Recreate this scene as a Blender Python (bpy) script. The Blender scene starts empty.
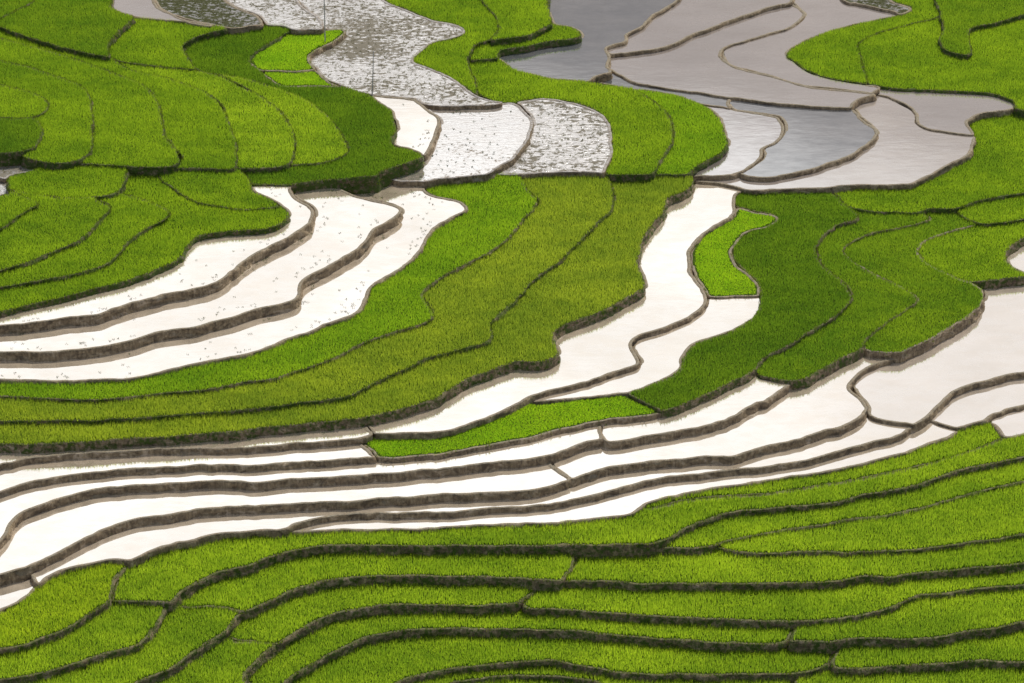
# Rice terraces on a hillside, seen from the opposite slope.
# Every paddy is a stepped slab: level surface, raised mud bund, sloping earth bank down to the next paddy.
import bpy, math, random
import numpy as np
from mathutils.geometry import tessellate_polygon
from mathutils import Vector
rng = np.random.RandomState(7)
scene = bpy.context.scene
col = scene.collection
R = math.radians

# ------------------------------------------------------------------ materials
def newmat(name):
    m = bpy.data.materials.new(name); m.use_nodes = True
    nt = m.node_tree; nt.nodes.clear()
    return m, nt
class N:
    def __init__(s, nt): s.nt = nt
    def a(s, t, **k):
        n = s.nt.nodes.new(t)
        for q, v in k.items():
            if q.startswith('i_'): n.inputs[q[2:].replace('_', ' ')].default_value = v
            else: setattr(n, q, v)
        return n
    def l(s, a, b): s.nt.links.new(a, b)
    def pos(s, sc=(1, 1, 1)):
        g = s.a('ShaderNodeNewGeometry'); m = s.a('ShaderNodeMapping'); m.inputs['Scale'].default_value = sc
        s.l(g.outputs['Position'], m.inputs['Vector']); return m.outputs[0]
    def noise(s, vec, scale, detail=4, rough=.55, dist=0):
        n = s.a('ShaderNodeTexNoise'); n.inputs['Scale'].default_value = scale; n.inputs['Detail'].default_value = detail
        n.inputs['Roughness'].default_value = rough; n.inputs['Distortion'].default_value = dist
        s.l(vec, n.inputs['Vector']); return n.outputs['Fac']
    def ramp(s, f, stops):
        r = s.a('ShaderNodeValToRGB'); e = r.color_ramp.elements
        while len(e) < len(stops): e.new(.5)
        for q, (p, c) in zip(e, stops):
            q.position = p; q.color = (c[0], c[1], c[2], 1) if not isinstance(c, (int, float)) else (c, c, c, 1)
        s.l(f, r.inputs[0]); return r.outputs[0]
    def mix(s, f, a, b, mode='MIX'):
        m = s.a('ShaderNodeMix', data_type='RGBA', blend_type=mode)
        for k, v in ((0, f), (6, a), (7, b)):
            if hasattr(v, 'is_linked'): s.l(v, m.inputs[k])
            elif k == 0: m.inputs[0].default_value = v
            else: m.inputs[k].default_value = (v[0], v[1], v[2], 1)
        return m.outputs[2]
    def math(s, op, a, b=0.):
        m = s.a('ShaderNodeMath', operation=op)
        for k, v in ((0, a), (1, b)):
            if hasattr(v, 'is_linked'): s.l(v, m.inputs[k])
            else: m.inputs[k].default_value = v
        return m.outputs[0]
    def bump(s, h, st, dist):
        b = s.a('ShaderNodeBump'); b.inputs['Strength'].default_value = st; b.inputs['Distance'].default_value = dist
        s.l(h, b.inputs['Height']); return b.outputs[0]

def leaf_mat(name, c1, c2, t1, t2):
    m, nt = newmat(name); n = N(nt)
    p = n.pos(); f = n.noise(n.pos((.5, 1, 1)), .16, 3, .6); g = n.noise(p, 2.6, 3, .6); gg = n.noise(p, .7, 2)
    f2 = n.math('ADD', n.math('MULTIPLY', f, .5), n.math('ADD', n.math('MULTIPLY', g, .22), n.math('MULTIPLY', gg, .28)))
    k = n.ramp(f2, [(.40, 0.), (.60, 1.)])
    cd = n.mix(k, c1, c2); ct = n.mix(k, t1, t2)
    d = n.a('ShaderNodeBsdfDiffuse'); n.l(cd, d.inputs[0])
    t = n.a('ShaderNodeBsdfTranslucent'); n.l(ct, t.inputs[0])
    ad = n.a('ShaderNodeAddShader')
    n.l(d.outputs[0], ad.inputs[0]); n.l(t.outputs[0], ad.inputs[1])
    o = n.a('ShaderNodeOutputMaterial'); n.l(ad.outputs[0], o.inputs[0]); return m
LEAF = {
 'b': leaf_mat('rice_leaf', (.085, .135, .014), (.138, .18, .019), (.22, .34, .019), (.38, .50, .026)),
 'y': leaf_mat('rice_leaf_yellowish', (.092, .14, .012), (.148, .19, .018), (.25, .36, .018), (.42, .52, .024)),
 'o': leaf_mat('rice_leaf_olive', (.085, .132, .018), (.134, .17, .024), (.21, .29, .024), (.35, .42, .030)),
 'c': leaf_mat('rice_leaf_mid_and_shaded', (.072, .120, .013), (.115, .165, .016), (.175, .29, .016), (.31, .43, .020)),  # mid green; at upper left its darker tone holds painted cloud shade
 'e': leaf_mat('rice_leaf_deep_and_shaded', (.056, .104, .013), (.094, .142, .015), (.135, .245, .015), (.24, .35, .018)),  # deep green; in the top corner fields it is shade put into colour
 'd': leaf_mat('rice_leaf_dark', (.046, .090, .012), (.078, .126, .014), (.108, .205, .013), (.19, .30, .016)),
 'g': leaf_mat('bank_grass_leaf', (.04, .06, .008), (.08, .10, .012), (.06, .10, .008), (.16, .20, .014)),
 'l': leaf_mat('seedling_leaf', (.11, .19, .014), (.15, .22, .016), (.26, .43, .016), (.38, .53, .020)),
 'k': leaf_mat('rice_leaf_vivid', (.085, .145, .013), (.125, .18, .016), (.19, .33, .016), (.31, .45, .020)),
 's': leaf_mat('dry_stubble', (.09, .08, .05), (.14, .13, .07), (.05, .05, .02), (.09, .09, .03)),
}
def soil_mat():
    m, nt = newmat('wet_field_soil'); n = N(nt)
    f = n.noise(n.pos(), 3., 4)
    c = n.ramp(f, [(.3, (.03, .05, .008)), (.7, (.06, .10, .014))])
    b = n.a('ShaderNodeBsdfDiffuse'); n.l(c, b.inputs[0])
    o = n.a('ShaderNodeOutputMaterial'); n.l(b.outputs[0], o.inputs[0]); return m
SOIL = soil_mat()
def bank_mat(name, green, tone=1.0, crest=(.30, .26, .19)):
    m, nt = newmat(name); n = N(nt)
    p = n.pos((1, 1, 1)); st = n.noise(n.pos((3.2, 3.2, .7)), 1.3, 5, .65)
    big = n.noise(n.pos((.3, .3, .3)), .9, 3)
    c = n.ramp(st, [(.30, (.085*tone, .060*tone, .035*tone)), (.52, (.24*tone, .180*tone, .108*tone)), (.72, (.42*tone, .33*tone, .215*tone))])
    c = n.mix(n.ramp(big, [(.35, 0.), (.7, .55)]), c, (.20*tone, .145*tone, .09*tone))
    md = n.noise(n.pos((.9, .9, 1.4)), .8, 4, .7, 1.)
    c = n.mix(n.ramp(md, [(.36, .75), (.50, 0.)]), c, (.07*tone, .050*tone, .033*tone))
    c = n.mix(n.ramp(md, [(.56, 0.), (.68, .6)]), c, (.50*tone, .40*tone, .29*tone))
    gr = n.mix(n.noise(p, 5., 3), (.030, .055, .008), (.10, .15, .02))
    gf = n.noise(p, 1.7, 5, .7)
    k = n.ramp(gf, [(max(0., .62-green*.6), 0.), (max(.02, .76-green*.6), 1.)])
    c = n.mix(k, c, gr)
    # trodden, drier crest on top of the bund
    g = n.a('ShaderNodeNewGeometry'); s = n.a('ShaderNodeSeparateXYZ'); n.l(g.outputs['True Normal'], s.inputs[0])
    top = n.ramp(s.outputs[2], [(.62, 0.), (.9, 1.)])
    top = n.math('MULTIPLY', top, n.ramp(n.noise(p, 2.2, 3), [(.35, .35), (.6, 1.)]))
    c = n.mix(top, c, crest)
    b = n.a('ShaderNodeBsdfPrincipled', i_Roughness=.75); n.l(c, b.inputs['Base Color'])
    b.inputs['Specular IOR Level'].default_value = .25
    n.l(n.bump(n.noise(p, 2.6, 6, .75), 1., .30), b.inputs['Normal'])
    o = n.a('ShaderNodeOutputMaterial'); n.l(b.outputs[0], o.inputs[0]); return m
BANK = {
 'brown': bank_mat('bare_mud_bank', -.02, 1.4), 'mixed': bank_mat('mossy_mud_bank', .30, 1.2, (.16, .16, .07)),
 'green': bank_mat('grassy_bank', .40, .95, (.12, .14, .04)), 'pale': bank_mat('pale_mud_bank', -.1, 1.15, (.46, .43, .40)),
}
def water_mat(name, gloss, silt1, silt2, rough, bump, bscale, clod=0., clodc=(.2, .18, .15), tint=(.97, .95, .93), clodscale=1.5):
    m, nt = newmat(name); n = N(nt)
    p = n.pos((1, 1.0, 1))
    f = n.noise(n.pos((.5, 1, 1)), .22, 4, .6)
    c = n.mix(n.ramp(f, [(.35, 0.), (.65, 1.)]), silt1, silt2)
    d = n.a('ShaderNodeBsdfDiffuse'); n.l(c, d.inputs[0])
    g = n.a('ShaderNodeBsdfGlossy', distribution='GGX'); g.inputs['Roughness'].default_value = rough; g.inputs[0].default_value = (*tint, 1)
    mx = n.a('ShaderNodeMixShader'); n.l(n.ramp(n.noise(n.pos((.7, 1.2, 1)), .55, 5, .65), [(.36, gloss*.84), (.60, min(1., gloss*1.04))]), mx.inputs[0])
    if bump > 0:
        h = n.noise(n.pos((.6, 1.5, 1)), bscale, 3, .6)
        b = n.bump(h, 1., bump); n.l(b, g.inputs['Normal'])
    n.l(d.outputs[0], mx.inputs[1]); n.l(g.outputs[0], mx.inputs[2])
    out = mx.outputs[0]
    if clod > 0:
        cm = n.a('ShaderNodeBsdfDiffuse'); cc = n.noise(p, 6., 3)
        n.l(n.mix(cc, clodc, (clodc[0]*1.6, clodc[1]*1.6, clodc[2]*1.5)), cm.inputs[0])
        n.l(n.bump(n.noise(p, 3.5, 4), 1., .2), cm.inputs['Normal'])
        big = n.noise(n.pos((.6, 1, 1)), .12, 3)
        k = n.math('ADD', n.noise(n.pos((.8, 1.3, 1)), clodscale, 5, .72), n.math('MULTIPLY', n.math('SUBTRACT', big, .5), .5))
        k = n.ramp(k, [(.60-clod*.3, 0.), (.66-clod*.3, 1.)])
        m2 = n.a('ShaderNodeMixShader'); n.l(k, m2.inputs[0]); n.l(out, m2.inputs[1]); n.l(cm.outputs[0], m2.inputs[2]); out = m2.outputs[0]
    o = n.a('ShaderNodeOutputMaterial'); n.l(out, o.inputs[0]); return m
WATER = {
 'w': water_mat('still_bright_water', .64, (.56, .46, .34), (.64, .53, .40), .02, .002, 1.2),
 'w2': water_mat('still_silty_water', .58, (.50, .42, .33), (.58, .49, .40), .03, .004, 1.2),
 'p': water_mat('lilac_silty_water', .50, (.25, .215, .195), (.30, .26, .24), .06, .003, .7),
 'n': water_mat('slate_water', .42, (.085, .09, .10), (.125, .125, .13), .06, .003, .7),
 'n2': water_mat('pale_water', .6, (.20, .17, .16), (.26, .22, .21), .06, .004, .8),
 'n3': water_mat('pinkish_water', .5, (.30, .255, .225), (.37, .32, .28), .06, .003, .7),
 'g': water_mat('stubbly_water', .66, (.30, .27, .25), (.40, .37, .34), .22, .09, 2.2, .33, (.15, .135, .11), clodscale=1.3),
 'gw': water_mat('glittering_water', .76, (.50, .44, .38), (.56, .50, .44), .05, .010, 2.2, .08, (.20, .17, .14), clodscale=2.2),
 'm': water_mat('weedy_water', .35, (.07, .065, .06), (.12, .11, .10), .10, .06, 2., .62, (.055, .058, .03)),
}

# ------------------------------------------------------------------ helpers
def mesh(name, verts, faces, mat, parent=None, org=(0, 0, 0), smooth=False):
    """verts (n,3) array; faces (m,k) array or list of tuples"""
    me = bpy.data.meshes.new(name)
    v = np.asarray(verts, np.float32) - np.asarray(org, np.float32)
    if isinstance(faces, np.ndarray):
        k = faces.shape[1]; nf = len(faces)
        me.vertices.add(len(v)); me.vertices.foreach_set('co', v.ravel())
        me.loops.add(nf*k); me.loops.foreach_set('vertex_index', faces.astype(np.int32).ravel())
        me.polygons.add(nf); me.polygons.foreach_set('loop_start', np.arange(0, nf*k, k, dtype=np.int32))
        me.update(calc_edges=True)
    else:
        me.from_pydata(v.tolist(), [], faces); me.update()
    if smooth: me.polygons.foreach_set('use_smooth', np.ones(len(me.polygons), bool))
    me.materials.append(mat)
    o = bpy.data.objects.new(name, me); col.objects.link(o)
    if parent: o.parent = parent
    return o
def resample(p, step):
    q = np.vstack([p, p[:1]]); 
    # closed Catmull-Rom through the surveyed corners, then even spacing
    n = len(p); pts = []
    for i in range(n):
        a, b, c, d = p[i-1], p[i], p[(i+1) % n], p[(i+2) % n]
        L = np.hypot(*(c-b)); m = max(1, int(L/step*1.5))
        t = (np.arange(m)/m)[:, None]
        la = max(1e-3, np.hypot(*(b-a))); lc = max(1e-3, np.hypot(*(d-c)))
        m1 = (c-a)/(la+L)*L; m2 = (d-b)/(L+lc)*L
        pts.append((2*t**3-3*t**2+1)*b+(t**3-2*t**2+t)*m1+(-2*t**3+3*t**2)*c+(t**3-t**2)*m2)
    q = np.vstack(pts); q = np.vstack([q, q[:1]])
    s = np.concatenate([[0], np.cumsum(np.hypot(*np.diff(q, axis=0).T))])
    k = max(8, int(s[-1]/step)); u = np.linspace(0, s[-1], k, endpoint=False)
    return np.stack([np.interp(u, s, q[:, 0]), np.interp(u, s, q[:, 1])], 1)
def csm(a, r):     # circular smoothing
    k = np.arange(-3*r, 3*r+1); w = np.exp(-k*k/(2.*r*r)); w /= w.sum()
    return sum(w[i]*np.roll(a, -j, 0) for i, j in enumerate(k))
def normals(p):
    q = csm(p, 2) if len(p) > 20 else p
    t = np.roll(q, -1, 0)-np.roll(q, 1, 0); t /= np.maximum(1e-6, np.hypot(*t.T))[:, None]
    return np.stack([t[:, 1], -t[:, 0]], 1)         # outward for counter-clockwise
def area(p): return .5*np.sum(p[:, 0]*np.roll(p[:, 1], -1)-np.roll(p[:, 0], -1)*p[:, 1])
def inside(P, poly):
    x, y = P[:, 0], P[:, 1]; r = np.zeros(len(P), bool)
    a = poly; b = np.roll(poly, -1, 0)
    for (x1, y1), (x2, y2) in zip(a, b):
        if y1 == y2: continue
        c = (y1 > y) != (y2 > y)
        r ^= c & (x < (x2-x1)*(y-y1)/(y2-y1)+x1)
    return r
def edgedist(P, poly):
    d = np.full(len(P), 1e9)
    for a, b in zip(poly, np.roll(poly, -1, 0)):
        ab = b-a; L = ab@ab
        if L < 1e-9: continue
        t = np.clip(((P-a)@ab)/L, 0, 1); q = P-a-t[:, None]*ab
        d = np.minimum(d, q[:, 0]**2+q[:, 1]**2)
    return np.sqrt(d)
def fill(name, p, z, mat, parent, org):
    v = [Vector((float(a), float(b), 0)) for a, b in p]
    tr = tessellate_polygon([v])
    vv = np.column_stack([p, np.full(len(p), z)])
    f = np.array([t if ((p[t[1]]-p[t[0]])[0]*(p[t[2]]-p[t[0]])[1]-(p[t[1]]-p[t[0]])[1]*(p[t[2]]-p[t[0]])[0]) > 0 else (t[0], t[2], t[1]) for t in tr], np.int32)
    return mesh(name, vv, f, mat, parent, org)
def tufts(P, z, n, h, spread, width, lean=.0):
    """grass clumps at points P: n single-triangle blades each"""
    m = len(P); r = rng.rand
    ang = (np.arange(n)[None]/n*2*math.pi + r(m, 1)*6.28 + r(m, n)*.8)
    hh = h*(.7+.6*r(m, 1))*(.75+.4*r(m, n))
    sp = spread*(.3+.9*r(m, n))
    dx, dy = np.cos(ang), np.sin(ang)
    wa = ang+1.57+r(m, n)*.9-.45
    wx, wy = np.cos(wa)*width, np.sin(wa)*width
    bx = P[:, 0:1]+dx*.05; by = P[:, 1:2]+dy*.05
    zz = np.broadcast_to(np.asarray(z).reshape(-1, 1), (m, n))
    v = np.empty((m, n, 3, 3), np.float32)
    v[..., 0, :] = np.stack([bx-wx, by-wy, zz], -1)
    v[..., 1, :] = np.stack([bx+wx, by+wy, zz], -1)
    v[..., 2, :] = np.stack([bx+dx*sp, by+dy*sp, zz+hh], -1)
    v = v.reshape(-1, 3)
    return v, np.arange(len(v), dtype=np.int32).reshape(-1, 3)
def wiggle(n, step, amp, wl):
    k = max(3, int(n*step/wl)); a = rng.randn(k)
    x = np.arange(n)/n*k; i = x.astype(int) % k; t = x-np.floor(x); t = t*t*(3-2*t)
    return amp*(a[i]*(1-t)+a[(i+1) % k]*t)


P = [
 ('e', 14.34, 10.17, 'small shaded rice field in the far upper left corner of the hillside', "-76.07,93.73,-75.88,93.98,-75.45,94.03,-61.3,94.03,-60.76,93.87,-60.56,93.44,-60.45,92.63,-59.97,84.78,-59.77,80.18,-59.74,77.52,-59.78,76.29,-59.87,75.4,-60.06,74.35,-60.44,73.33,-61.78,71.44,-63.12,69.23,-64.59,67.32,-65,67.17,-68.08,67.15,-68.86,67.03,-69.55,67.1,-70.89,67.02,-71.34,67.22,-71.56,67.56,-71.85,68.17,-71.99,68.61,-72.13,69.29,-75.96,92.34,-76.08,93.28"),  # shade here is painted through the deeper leaf colour
 ('e', 14.14, 9.97, 'broad dim green rice field at upper left, left of the grey pond', "-60.43,94.33,-59.94,94.51,-53.06,94.51,-52.63,94.4,-52.4,94.01,-52.19,92.65,-50.29,75.92,-50.19,74.77,-50.2,73.25,-50.15,72.75,-49.92,72.19,-49.45,71.66,-48.64,71.03,-47.06,70.08,-46.9,69.91,-46.84,69.74,-46.92,69.26,-47.88,66.94,-48.45,65.32,-48.9,63.39,-49.04,62.03,-49.04,60.67,-48.96,59.64,-48.68,58.27,-48.69,58.08,-49.18,58.14,-51.69,59.25,-56.27,61.88,-60.56,64.71,-62.49,66.24,-64.2,67.42,-64.42,67.71,-64.43,67.94,-64.33,68.15,-63.13,69.79,-61.86,71.89,-60.56,73.73,-60.2,74.58,-59.97,75.68,-59.83,77.4,-59.85,80.77,-60.02,84.71,-60.54,93.39,-60.53,94.01"),  # dimness painted in with the same deeper leaf
 ('p', 13.62, 10.26, 'greyish lilac flooded paddy at upper left, above the broad green fields', "-52.43,95.47,-52.28,95.7,-52.05,95.76,-48.96,95.77,-48.52,95.67,-48.29,95.35,-48.09,94.43,-46.53,84.04,-45.82,79.94,-44.72,74.99,-44.56,74.46,-44.33,73.98,-43.98,73.48,-43.15,72.53,-41.5,71,-39.96,69.97,-37.42,68.79,-37.22,68.62,-37.19,68.46,-37.35,68.36,-37.73,68.4,-41.35,69.48,-46.01,70.71,-47.59,71.46,-48.8,72.21,-49.67,72.88,-50.13,73.44,-50.27,73.75,-50.35,74.12,-50.36,75.7,-50.43,76.81,-52.4,94.24,-52.46,95.02"),
 ('m', 13.3, 9.94, 'dark weedy flooded paddy full of stubble, beside the greyish lilac one at the upper left', "-48.18,96.24,-47.98,96.5,-47.54,96.55,-40.55,96.54,-40.18,96.48,-39.97,96.3,-39.81,95.94,-39.65,95.16,-38.45,87.53,-37.6,82.62,-36.96,79.61,-36.42,77.72,-35.86,76.33,-35.31,75.5,-33.88,74.1,-32.4,72.89,-31.77,72.15,-31.43,71.5,-31.1,70.62,-30.92,69.93,-30.9,69.49,-31.11,69.23,-32.16,68.98,-33.59,68.35,-34.48,68.2,-35.09,68.35,-36.79,69.01,-37.5,69.5,-39.88,70.6,-40.87,71.21,-42.62,72.62,-44.29,74.51,-44.58,75.02,-44.81,75.72,-45.71,79.65,-46.19,82.15,-46.81,85.93,-48.12,94.75,-48.22,95.66"),
 ('g', 12.78, 11.33, 'stubble filled flooded paddy behind the far electric pole', "-39.81,97.51,-39.66,97.73,-39.3,97.8,-31.16,97.8,-30.58,97.76,-30.27,97.48,-30.14,97.07,-30.03,96.39,-28.97,87.81,-28.4,83.71,-28.06,81.68,-27.57,79.36,-27.05,77.53,-26.58,76.34,-25.74,74.94,-24.6,73.53,-24.11,72.6,-23.84,71.77,-23.57,70.59,-23.48,69.89,-23.53,69.4,-23.71,69.13,-24.09,69.01,-26.87,69.01,-27.2,69.13,-28.05,69.91,-28.62,70.22,-30.66,70.45,-30.91,70.81,-31.53,72.67,-32,73.51,-32.6,74.16,-33.9,75.19,-35.05,76.28,-35.82,77.23,-36.27,78.18,-36.76,79.62,-37.17,81.16,-37.68,83.58,-38.25,86.71,-39.45,94.25,-39.82,96.7,-39.85,97.21"),
 ('g', 11.58, 10.13, 'largest stubble filled flooded paddy, with two thin poles at its left side', "-30.26,100.41,-30.1,100.63,-29.74,100.7,-20.07,100.7,-19.48,100.66,-19.17,100.39,-19.04,100.01,-18.93,99.36,-17.9,90.46,-17.15,85.14,-16.66,82.59,-16.38,81.61,-16.06,80.75,-15.63,80.01,-15.1,79.38,-13.51,78,-10.56,75.11,-9.66,74.5,-7.66,73.67,-6.92,73.17,-6.25,72.32,-6.05,71.88,-5.93,71.43,-5.89,70.96,-5.97,70.55,-6.14,70.23,-6.43,69.88,-7.08,69.38,-9.12,68.34,-9.61,67.89,-10.12,67.23,-12.02,63.72,-12.25,62.9,-12.24,62.52,-12.16,62.18,-11.84,61.76,-10.42,60.72,-7.56,57.86,-6.89,56.96,-5.04,53.87,-3.91,52.42,-2.81,51.49,-2.14,51.11,-1.26,50.82,-1.12,50.71,-1.1,50.56,-1.4,50.32,-2.28,50.04,-4.88,49.72,-9.9,49.75,-10.62,50.17,-11.3,51.45,-11.74,51.82,-12.5,52.03,-16.44,52.65,-17.56,53.14,-21.22,55.84,-22.07,56.62,-22.6,57.31,-23.21,58.44,-24.33,61.19,-24.72,62.64,-24.79,63.19,-24.78,63.71,-24.56,64.52,-24.15,65.34,-21.25,69.62,-20.83,70.59,-20.76,70.93,-20.76,71.29,-20.95,71.69,-21.37,71.89,-23.02,71.83,-23.45,72.02,-23.58,72.36,-24.02,74.47,-24.4,75.54,-24.87,76.36,-25.81,77.49,-26.22,78.11,-26.82,79.15,-27.23,80.17,-27.59,81.37,-27.94,82.79,-28.32,84.7,-28.6,86.37,-29.2,90.63,-30.2,98.84,-30.3,99.86"),
 ('c', 11.42, 11.24, 'dull green rice field hugging the right bank of the stubble filled paddy', "-18.95,100.81,-18.79,101.02,-18.42,101.09,-6.61,101.09,-6.1,101.02,-5.83,100.67,-5.69,99.63,-4.92,88.5,-4.6,85.3,-4.3,83.1,-3.95,81.23,-3.7,80.25,-2.46,77.15,-1.94,75.61,-1.69,74.51,-1.59,73.53,-1.63,72.49,-1.82,71.44,-2.14,70.55,-2.78,69.11,-3.02,68.79,-4,68.18,-4.49,67.72,-4.84,67.1,-5.04,66.25,-5.34,62.24,-5.34,61.25,-5.18,60.02,-4.67,57.59,-4.46,56.33,-4.17,54.01,-4.15,53.52,-4.21,53.29,-4.44,53.38,-4.97,54.1,-5.67,55.17,-6.9,57.31,-7.61,58.25,-10.56,61.19,-11.94,62.19,-12.2,62.61,-12.26,62.96,-12.25,63.34,-12,64.14,-10.1,67.64,-9.57,68.29,-9.08,68.73,-7.14,69.7,-6.48,70.19,-6.14,70.58,-5.98,70.9,-5.91,71.23,-5.92,71.7,-6.05,72.23,-6.26,72.67,-6.92,73.53,-7.67,74.03,-9.67,74.86,-10.57,75.47,-13.53,78.36,-15.11,79.74,-15.64,80.37,-16.07,81.11,-16.49,82.26,-16.83,83.61,-17.55,88.04,-18.01,91.53,-18.93,99.61,-19,100.41"),
 ('c', 10.86, 0.73, 'green rice step with a rounded tip jutting over the slate blue pond', "4.89,74.87,5.26,74.87,6.82,74.25,7.27,73.98,7.67,73.59,8.22,72.81,8.52,72.08,8.57,71.71,8.55,71.44,8.47,71.2,8.32,70.98,7.64,70.64,5.33,69.88,2.89,68.81,0.46,68.07,-1.13,67.44,-1.44,67.15,-1.64,66.73,-1.75,66.12,-1.78,65.04,-1.83,64.87,-1.95,64.78,-4.81,64.06,-5.07,64.1,-5.22,64.4,-5.23,65.03,-5.01,67.8,-4.76,68.54,-4.34,69.14,-3.77,69.58,-2.96,70,-2.35,70.2,-0.02,70.6,1.48,71.36,2.58,72.18,2.96,72.64,3.9,74.04,4.49,74.61"),
 ('c', 11.66, 11.48, 'green rice field at the top edge left of the slate blue pond', "-5.61,100.21,-5.38,100.46,-4.86,100.51,4.6,100.51,4.97,100.43,5.14,100.21,5.21,99.9,5.22,99.35,4.91,86.78,4.65,81,4.49,78.92,4.58,77.39,4.98,73.87,4.98,73.49,4.93,73.28,3.8,72.15,2.66,70.49,1.52,69.62,0.46,69.03,-0.19,68.78,-1.81,68.49,-2.49,68.42,-2.65,68.51,-2.67,68.67,-2.6,68.94,-2.01,70.32,-1.75,71.19,-1.6,72.33,-1.61,73.38,-1.77,74.39,-2.04,75.43,-2.45,76.6,-3.75,79.88,-3.99,80.89,-4.33,82.79,-4.68,85.52,-4.99,88.92,-5.67,99.06,-5.68,99.77"),
 ('n', 10.13, 9.4, 'slate blue flooded paddy at top centre', "5.43,103.9,5.61,104.13,6.06,104.21,23.82,104.21,24.31,104.1,24.42,103.92,24.47,103.62,24.43,102.96,24.25,101.34,22.97,91.31,22.29,86.93,22.06,85.91,21.79,85.02,21.35,83.92,20.79,82.95,18.35,79.97,17.81,79.17,17.46,78.39,16.95,76.68,16.66,76.09,14.63,73.61,14.43,73.14,14.27,71.99,14.1,71.54,13.74,71.16,12.59,70.28,11.96,69.49,11.85,69.15,11.81,68.73,12.03,66.71,11.85,63.88,11.91,63.36,12.15,62.65,12.13,62.41,11.92,62.16,10.94,61.55,10.29,61.04,9.29,59.64,9.05,59.61,6.91,59.97,5.27,60.4,3.19,61.24,0.37,62.82,-0.11,63.28,-1.34,65.34,-1.59,65.93,-1.74,66.74,-1.77,67.6,-1.67,68.24,-1.45,68.75,-1.14,69.05,0.47,69.68,2.91,70.42,5.62,71.6,7.9,72.34,8.4,72.65,8.59,73.06,8.59,73.52,8.46,74.03,8.11,74.68,7.67,75.27,7.06,75.78,5.66,76.35,5.24,76.7,5.05,77.3,4.75,79.63,4.57,81.5,4.54,82.53,4.7,84.51,4.95,90.19,5.24,102.26,5.31,103.32"),
 ('p', 9.79, 9.06, 'lilac flooded paddy touching the slate blue one on its right side', "24.81,104.84,25.42,105.03,36.96,105.03,37.47,104.98,37.66,104.8,37.74,104.25,37.68,103.11,36.3,85.9,36.2,85.01,36.09,84.57,35.75,84.21,33.94,83.24,32.56,82.36,27.95,78.62,22.8,74,21.73,72.96,20.14,71.16,19.47,70.6,17.88,69.84,13.5,68.42,12.37,68.15,12.17,68.21,12.01,68.41,11.87,68.93,11.83,69.47,11.87,69.9,12.02,70.3,12.61,71.02,13.77,71.92,14.13,72.29,14.3,72.75,14.47,73.9,14.66,74.37,16.7,76.85,16.99,77.44,17.5,79.15,17.85,79.94,18.39,80.74,20.84,83.73,21.39,84.7,21.84,85.8,22.24,87.25,22.63,89.47,23.38,94.7,24.5,103.77,24.62,104.42"),
 ('p', 9.42, 0.66, 'widest lilac flooded paddy in the upper right, reaching under two others', "35.83,85.03,36.15,85.02,36.38,84.73,37.5,81.76,37.53,81.29,37.43,80.69,37.2,80.05,36.85,79.36,36.31,78.48,35.7,77.65,34.56,76.48,28.27,72.19,27.21,71.26,26.6,70.52,26.28,69.83,26.13,68.91,26.12,68.41,26.17,67.87,26.39,67.16,26.87,66.23,27.25,65.73,27.92,65.07,29.02,64.29,31.22,63,35.08,60.31,36.67,59.61,40.76,58.68,43.31,57.86,44.02,57.54,44.09,57.36,43.99,57.23,42.59,56.57,41.8,55.86,41.32,55.12,40.99,53.93,40.8,53.62,40.23,53.54,37.92,53.84,33.77,54.53,31.04,55.1,19.46,58.95,16.81,60.05,15.37,60.76,14.81,61.14,14.04,61.88,12.38,64.03,12.07,64.58,11.93,65.09,11.92,65.91,12.11,68.24,12.17,68.61,12.31,68.83,17.87,70.63,19.51,71.42,20.18,71.97,21.78,73.78,22.86,74.82,28.01,79.46,32.69,83.24,34.13,84.15"),
 ('p', 9.29, 8.38, 'curving lilac flooded paddy beside the big green headland on the upper right', "38.05,105.93,38.25,106.16,38.5,106.23,41.6,106.23,42.02,106.13,42.24,105.72,42.29,104.84,42.21,95.78,42.28,91.19,42.37,88.98,42.48,87.76,42.65,86.79,42.91,86.01,43.24,85.49,43.69,85.1,45.38,84.49,47.97,83.1,49.22,82.16,49.38,81.9,49.41,81.62,49.35,81.41,49.19,81.19,48.51,80.71,41.8,77.43,40.8,76.78,39.89,76.05,36.89,73.25,36,72.34,35.33,71.52,34.79,70.73,34.49,70.13,34.31,69.43,34.3,68.8,34.44,68.34,35.07,67.23,36.27,64.82,36.95,63.85,37.53,63.3,38.83,62.47,40.56,61.67,44.9,59.95,44.98,59.79,44.9,59.5,44.04,58.27,43.81,58.1,43.5,58.1,40.15,59.12,37.02,59.79,35.39,60.43,34.14,61.21,31.2,63.31,29.04,64.57,27.94,65.35,27.27,66.01,26.9,66.51,26.41,67.44,26.2,68.15,26.15,69.07,26.28,70.02,26.54,70.67,27.06,71.34,28.29,72.48,33.93,76.27,34.73,76.9,35.54,77.72,36.3,78.71,37,79.87,37.4,80.79,37.56,81.48,37.52,82.14,36.88,83.73,36.46,84.99,36.36,85.46,36.35,85.97,37.81,104.49,37.92,105.46"),
 ('m', 9.54, 8.63, 'small weedy tip of a muddy paddy at the top edge, upper right', "42.38,105.34,42.58,105.56,42.89,105.63,47.96,105.63,48.54,105.59,48.82,105.33,48.91,104.95,48.92,104.3,48.7,95.87,48.65,92.23,48.72,89.51,48.88,87.39,49.13,85.71,49.3,85.04,49.53,84.72,50.37,84.22,51.15,83.49,51.3,82.99,51.27,82.72,51.16,82.38,50.9,81.98,50.45,81.56,49.87,81.14,49.58,81.07,49.01,81.72,47.6,82.72,45.26,83.94,43.57,84.56,43.13,84.97,42.78,85.58,42.52,86.49,42.36,87.72,42.18,91.88,42.14,95.6,42.2,102.49,42.25,104.67"),
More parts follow.
